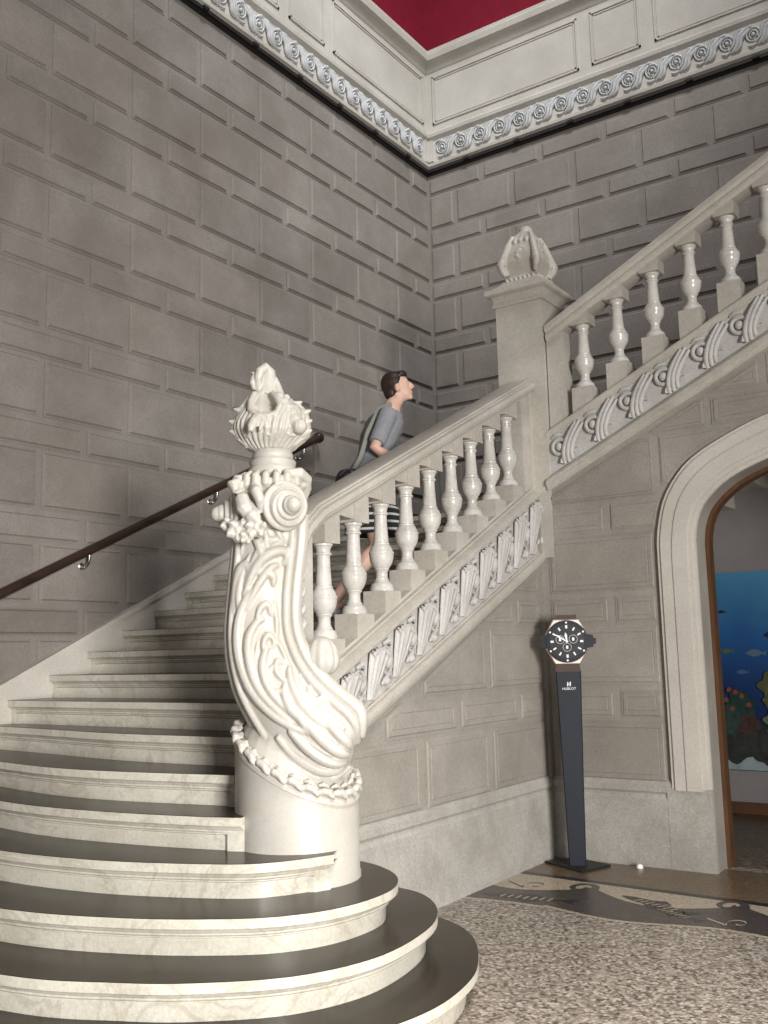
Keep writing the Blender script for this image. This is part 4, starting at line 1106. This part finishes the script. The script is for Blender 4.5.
for a in range(12):
    mb = MB()
    an = PI / 2 - a * PI / 6; c_, s_ = math.cos(an), math.sin(an); l0, l1, w = (.078, .100, .0048) if a % 3 else (.082, .102, .0065)
    q = [(c_ * l0 - s_ * w, s_ * l0 + c_ * w), (c_ * l0 + s_ * w, s_ * l0 - c_ * w), (c_ * l1 + s_ * w, s_ * l1 - c_ * w), (c_ * l1 - s_ * w, s_ * l1 + c_ * w)]
    mb.prism(ccw(q), lambda p, q_, h: K(p, h, zc + q_), .0612, .064)
    fix_normals(mb.build('hour_marker', M['white'], ck))
mb = MB()
for an, l, w in ((math.radians(98), .058, .008), (math.radians(148), .088, .006)):
    c_, s_ = math.cos(an), math.sin(an)
    q = [(-s_ * w * .5, c_ * w * .5), (s_ * w * .5, -c_ * w * .5), (c_ * l * .7 + s_ * w, s_ * l * .7 - c_ * w), (c_ * l, s_ * l), (c_ * l * .7 - s_ * w, s_ * l * .7 + c_ * w)]
    mb.prism(ccw(q), lambda p, q_, h: K(p, h, zc + q_), .064, .0665)
disc(mb, .008, .062, .069, 16)
fix_normals(mb.build('clock_hands', M['white'], ck))
# emblem and lettering on the pedestal
def lettering(txt, size, z, name):
    cu = bpy.data.curves.new(name, 'FONT'); cu.body = txt; cu.size = size; cu.align_x = 'CENTER'; cu.extrude = .0006
    t = bpy.data.objects.new(name, cu); COL.objects.link(t)
    bpy.context.view_layer.update()
    me = bpy.data.meshes.new_from_object(t.evaluated_get(bpy.context.evaluated_depsgraph_get())); bpy.data.objects.remove(t)
    o = bpy.data.objects.new(name, me); COL.objects.link(o); me.materials.clear(); me.materials.append(M['white'])
    mat = Matrix.Identity(4); 
    for i_, v_ in enumerate((rt, UP, d)): mat.col[i_].xyz = v_
    w = Vector(ck['wpos']); mat.translation = K(0, .0292, z) - w
    me.transform(mat); o.parent = ck; return o
lettering('HUBLOT', .022, 1.082, 'lettering')
mb = MB()
for q in ([(-.012, 1.104), (-.005, 1.104), (-.003, 1.130), (-.010, 1.130)], [(.004, 1.104), (.010, 1.104), (.013, 1.132), (.006, 1.132)], [(-.006, 1.114), (.006, 1.116), (.006, 1.121), (-.006, 1.119)]):
    mb.prism(ccw(q), lambda p, q_, h: K(p, h, q_), .0275, .0295)
fix_normals(mb.build('emblem', M['white'], ck))
# tiny floor light by the wall
mb = MB(); mb.lathe([(.0, .002), (.02, .002), (.02, .012), (.014, .022), (.0, .026)], (3.02, -2.72, 0), 14)
o = mb.build('door_stop', M['white'], smooth=50); o['label'] = 'tiny white door stop on the floor beside the arch'; o['category'] = 'door stop'

# ------------------------------------------------------------------ person climbing the stairs
pe = thing('person', 'person in grey t-shirt climbing the stairs, looking up to the right', 'person', (1.85, -3.8, R * 12))
PX, PY = 1.835, -3.845
fw = Vector((math.sin(math.radians(38)), math.cos(math.radians(38)), 0)); rg = Vector((fw.y, -fw.x, 0))
def H(f_, r_, z): return Vector((PX, PY, 0)) + fw * f_ + rg * r_ + UP * z
hip = 2.405; TZ = hip
nk = (.17, 0, hip + .45)                              # base of neck, leaning forward
hd = Vector((math.sin(math.radians(58)), math.cos(math.radians(58)), 0)); hdn = (hd * .97 + UP * .26).normalized()   # head direction, tilted up
hr_ = hd.cross(UP).normalized(); hup = hr_.cross(hdn).normalized()
HC = H(.215, .0, hip + .605)
def HH(f_, r_, u): return HC + (hdn * f_ + hr_ * r_ + hup * u) * .9
mb = MB()
rotm = Matrix((hr_, hdn, hup)).transposed()
mb.ball(HH(0, 0, .01), (.061, .079, .088), 18, 14, rotm); mb.ball(HH(.03, 0, -.055), (.045, .052, .052), 14, 10, rotm)
mb.tube([HH(.085, 0, .012), HH(.104, 0, -.018), HH(.108, 0, -.028), HH(.09, 0, -.036)], [.008, .011, .012, .009], 8)      # nose
mb.ball(HH(.082, 0, -.062), (.018, .012, .007), 8, 6, rotm); mb.ball(HH(.080, 0, -.072), (.016, .012, .007), 8, 6, rotm)       # lips
mb.ball(HH(.066, 0, -.098), (.022, .02, .016), 10, 8, rotm)
for s in (-1, 1):
    mb.ball(HH(-.005, s * .069, -.02), (.010, .017, .028), 10, 8, rotm)                                       # ears
    mb.ball(HH(.070, s * .030, .012), (.014, .010, .008), 8, 6, rotm); mb.ball(HH(.072, s * .03, .026), (.02, .010, .006), 8, 6, rotm)
mb.tube([H(*nk), H(.185, 0, hip + .49), HH(-.025, 0, -.08), HH(-.02, 0, -.04)], [.062, .05, .048, .05], 14)
# torso, pelvis
tor = [(0, 0, hip - .04), (.02, 0, hip + .05), (.05, 0, hip + .15), (.085, 0, hip + .27), (.13, 0, hip + .37), (.165, 0, hip + .44)]
rw = [(.14, .10), (.13, .095), (.108, .083), (.122, .100), (.130, .098), (.065, .06)]
def torso(mb, grow, lo=0, hi=6):
    rings = []
    for (f_, r_, z), (a, b) in list(zip(tor, rw))[lo:hi]:
        rings.append([H(f_ + (b + grow) * math.sin(t), (a + grow) * math.cos(t), z - .25 * (b) * math.sin(t)) for t in [2 * PI * i / 24 for i in range(24)]])
    mb.loft(rings)
torso(mb, 0)
sh = {1: H(.105, .138, hip + .385), -1: H(.13, -.138, hip + .385)}
el = {1: H(.0, .185, hip + .165), -1: H(.24, -.19, hip + .16)}
wr = {1: H(.18, .20, hip + .045), -1: H(.40, -.08, hip + .205)}
def hand(mb, w, dirv, side, n_in):
    dirv = dirv.normalized(); out = dirv.cross(n_in).normalized() * side
    mb.tube([w, w + dirv * .03, w + dirv * .075], [.022, .03, .03], 10, n_in, .5)
    for j, (o_, l) in enumerate(((-.026, .062), (-.009, .072), (.008, .068), (.024, .054))):
        b_ = w + dirv * .07 + out * o_
        mb.tube([b_, b_ + dirv * l * .45 - n_in * .006, b_ + dirv * l * .8 - n_in * .022, b_ + dirv * l * .95 - n_in * .04], [.0092, .0088, .008, .0065], 7)
    b_ = w + dirv * .025 - out * .026
    mb.tube([b_, b_ + dirv * .025 - out * .022 - n_in * .008, b_ + dirv * .052 - out * .026 - n_in * .02], [.012, .0105, .008], 7)
for s in (1, -1):
    mb.tube([sh[s] - rg * s * .05, sh[s], sh[s].lerp(el[s], .5), el[s], el[s].lerp(wr[s], .3), wr[s]], [.044, .046, .040, .034, .035, .023], 12)
    hand(mb, wr[s], (wr[s] - el[s]), s, UP * .8 + rg * s * .3)
# legs: left foot up on the next step, right foot behind
hj = {1: H(0, .085, hip - .06), -1: H(0.01, -.085, hip - .06)}
kn = {1: H(.03, .09, hip - .42), -1: H(.30, -.09, hip - .30)}
ank = {1: H(-.25, .085, R * 11 + .115), -1: H(.26, -.085, R * 13 + .075)}
for s in (1, -1):
    mb.tube([hj[s] + UP * .04, hj[s], hj[s].lerp(kn[s], .5), kn[s], kn[s].lerp(ank[s], .3), kn[s].lerp(ank[s], .65), ank[s]], [.085, .088, .07, .05, .053, .042, .033], 14)
    zb_ = R * 11 if s > 0 else R * 13
    toe = ank[s] + fw * .15; toe.z = zb_ + .03
    mb.tube([ank[s] + UP * .0, ank[s] - fw * .03 + UP * (-.03), ank[s] + fw * .05 - UP * .035, toe], [.034, .034, .036, .026], 10)
o = mb.build('body', M['skin'], pe); remesh(o, .0065, 3)
# clothing
mb = MB(); torso(mb, .014, 1, 6)
for s in (1, -1): mb.tube([sh[s] - rg * s * .07, sh[s] + UP * .005, sh[s].lerp(el[s], .45), sh[s].lerp(el[s], .86)], [.052, .058, .055, .053], 14)
mb.loft([[H(f_ + b * math.sin(t), a * math.cos(t), z - .03 * math.sin(t)) for t in [2 * PI * i / 24 for i in range(24)]] for f_, z, a, b in ((-.01, hip - .02, .165, .125), (.02, hip + .05, .158, .122), (.06, hip + .12, .14, .11))])
o = mb.build('t_shirt', M['shirt'], pe); remesh(o, .007, 3)
mb = MB()
mb.loft([[H(f_ + b * math.sin(t), a * math.cos(t), z) for t in [2 * PI * i / 28 for i in range(28)]] for f_, z, a, b in ((0, hip + .02, .152, .112), (.01, hip - .10, .175, .135), (.04, hip - .22, .178, .17), (.06, hip - .34, .182, .205), (.06, hip - .345, .17, .19))])
o = mb.build('skirt', M['stripe'], pe, smooth=50)
mb = MB(); mb.loft([[H(.0 + b * math.sin(t), a * math.cos(t), z - .03 * math.sin(t)) for t in [2 * PI * i / 28 for i in range(28)]] for z, a, b in ((hip - .055, .178, .140), (hip - .02, .178, .140))])
mb.build('belt', M['belt'], pe, smooth=50)
mb = MB()
mb.ball(HH(-.022, 0, .030), (.069, .081, .083), 18, 12, rotm); mb.ball(HH(-.05, 0, -.02), (.061, .052, .068), 14, 10, rotm)
mb.ball(HH(.045, .0, .075), (.058, .045, .03), 12, 8, rotm)
for s in (-1, 1): mb.ball(HH(-.02, s * .055, .005), (.02, .035, .05), 10, 8, rotm)
o = mb.build('hair', M['hair'], pe); remesh(o, .006, 2)
mb = MB()
mb.tube([H(.15, .07, hip + .475), H(.06, .10, hip + .43), H(-.02, .12, hip + .28), H(-.07, .12, hip + .12), H(-.12, .10, hip + .02)], .014, 8, rg, .4)
mb.build('bag_strap', M['strap_g'], pe, smooth=50)
mb = MB(); mb.ball(H(-.155, .06, hip - .02), (.065, .055, .07), 14, 10); mb.tube([H(-.2, .1, hip + .0), H(-.16, .11, hip + .04), H(-.1, .11, hip + .04)], .007, 6)
o = mb.build('shoulder_bag', M['bag'], pe, smooth=50)
for s in (1, -1):
    mb = MB(); zb_ = R * 11 if s > 0 else R * 13
    a_ = ank[s]; h0 = a_ - fw * .05; h0.z = zb_ + (.085 if s > 0 else .035); m_ = a_ + fw * .06; m_.z = zb_ + .035; t_ = a_ + fw * .165; t_.z = zb_ + .03
    mb.tube([h0 - fw * .01, h0, m_, t_, t_ + fw * .03], [.022, .034, .042, .032, .012], 12)
    mb.build('shoe', M['shoe'], pe, smooth=60)

# ------------------------------------------------------------------ lights
def area(name, loc, tgt, sx, sy, power, col):
    l = bpy.data.lights.new(name, 'AREA'); l.shape = 'RECTANGLE'; l.size = sx; l.size_y = sy; l.energy = power; l.color = col
    o = bpy.data.objects.new(name, l); COL.objects.link(o); o.location = loc
    o.rotation_euler = (Vector(tgt) - Vector(loc)).to_track_quat('-Z', 'Y').to_euler(); return o
area('entrance_daylight', (6.0, -11.4, 1.25), (2.6, -5.6, .9), 1.2, 2.2, 32, (1., .985, .96))
area('side_window', (12.6, -11.6, 1.75), (.2, -5.2, 1.2), 2.6, 2.8, 400, (1., .985, .96)).data.spread = math.radians(76)
area('skylight', (5.2, -5.4, 12.5), (.4, -.9, 6.2), 2.6, 2.6, 150, (.94, .97, 1.)).data.spread = math.radians(62)
area('added_floor_fill', (6.4, -6.6, 7.5), (4.9, -5.9, 0), 1.8, 1.8, 120, (1., .97, .93)).data.spread = math.radians(58)  # overhead fill added to brighten the floor, not a known lamp
w = bpy.data.worlds.new('hall'); SC.world = w; w.use_nodes = True
bg = w.node_tree.nodes['Background']; bg.inputs[0].default_value = (.97, .98, 1, 1); bg.inputs[1].default_value = .03

# ------------------------------------------------------------------ camera
cam = bpy.data.cameras.new('camera'); co = bpy.data.objects.new('camera', cam); COL.objects.link(co)
cam.sensor_fit = 'VERTICAL'; cam.sensor_height = 24; cam.lens = 980.12 / 1024 * 24; cam.clip_start = .05
r_ = Vector((.82178, .56932, -.02340)); u_ = Vector((.10017, -.10391, .98953)); f_ = Vector((-.56093, .81552, .14242))
mt = Matrix.Identity(4)
mt.col[0].xyz = r_; mt.col[1].xyz = u_; mt.col[2].xyz = -f_; mt.translation = Vector((5.3124, -8.7203, 1.3391))
co.matrix_world = mt
SC.camera = co
SC.view_settings.view_transform = 'Standard'; SC.view_settings.look = 'None'; SC.view_settings.gamma = 1; SC.view_settings.exposure = 0.0
SC.view_settings.use_curve_mapping = False
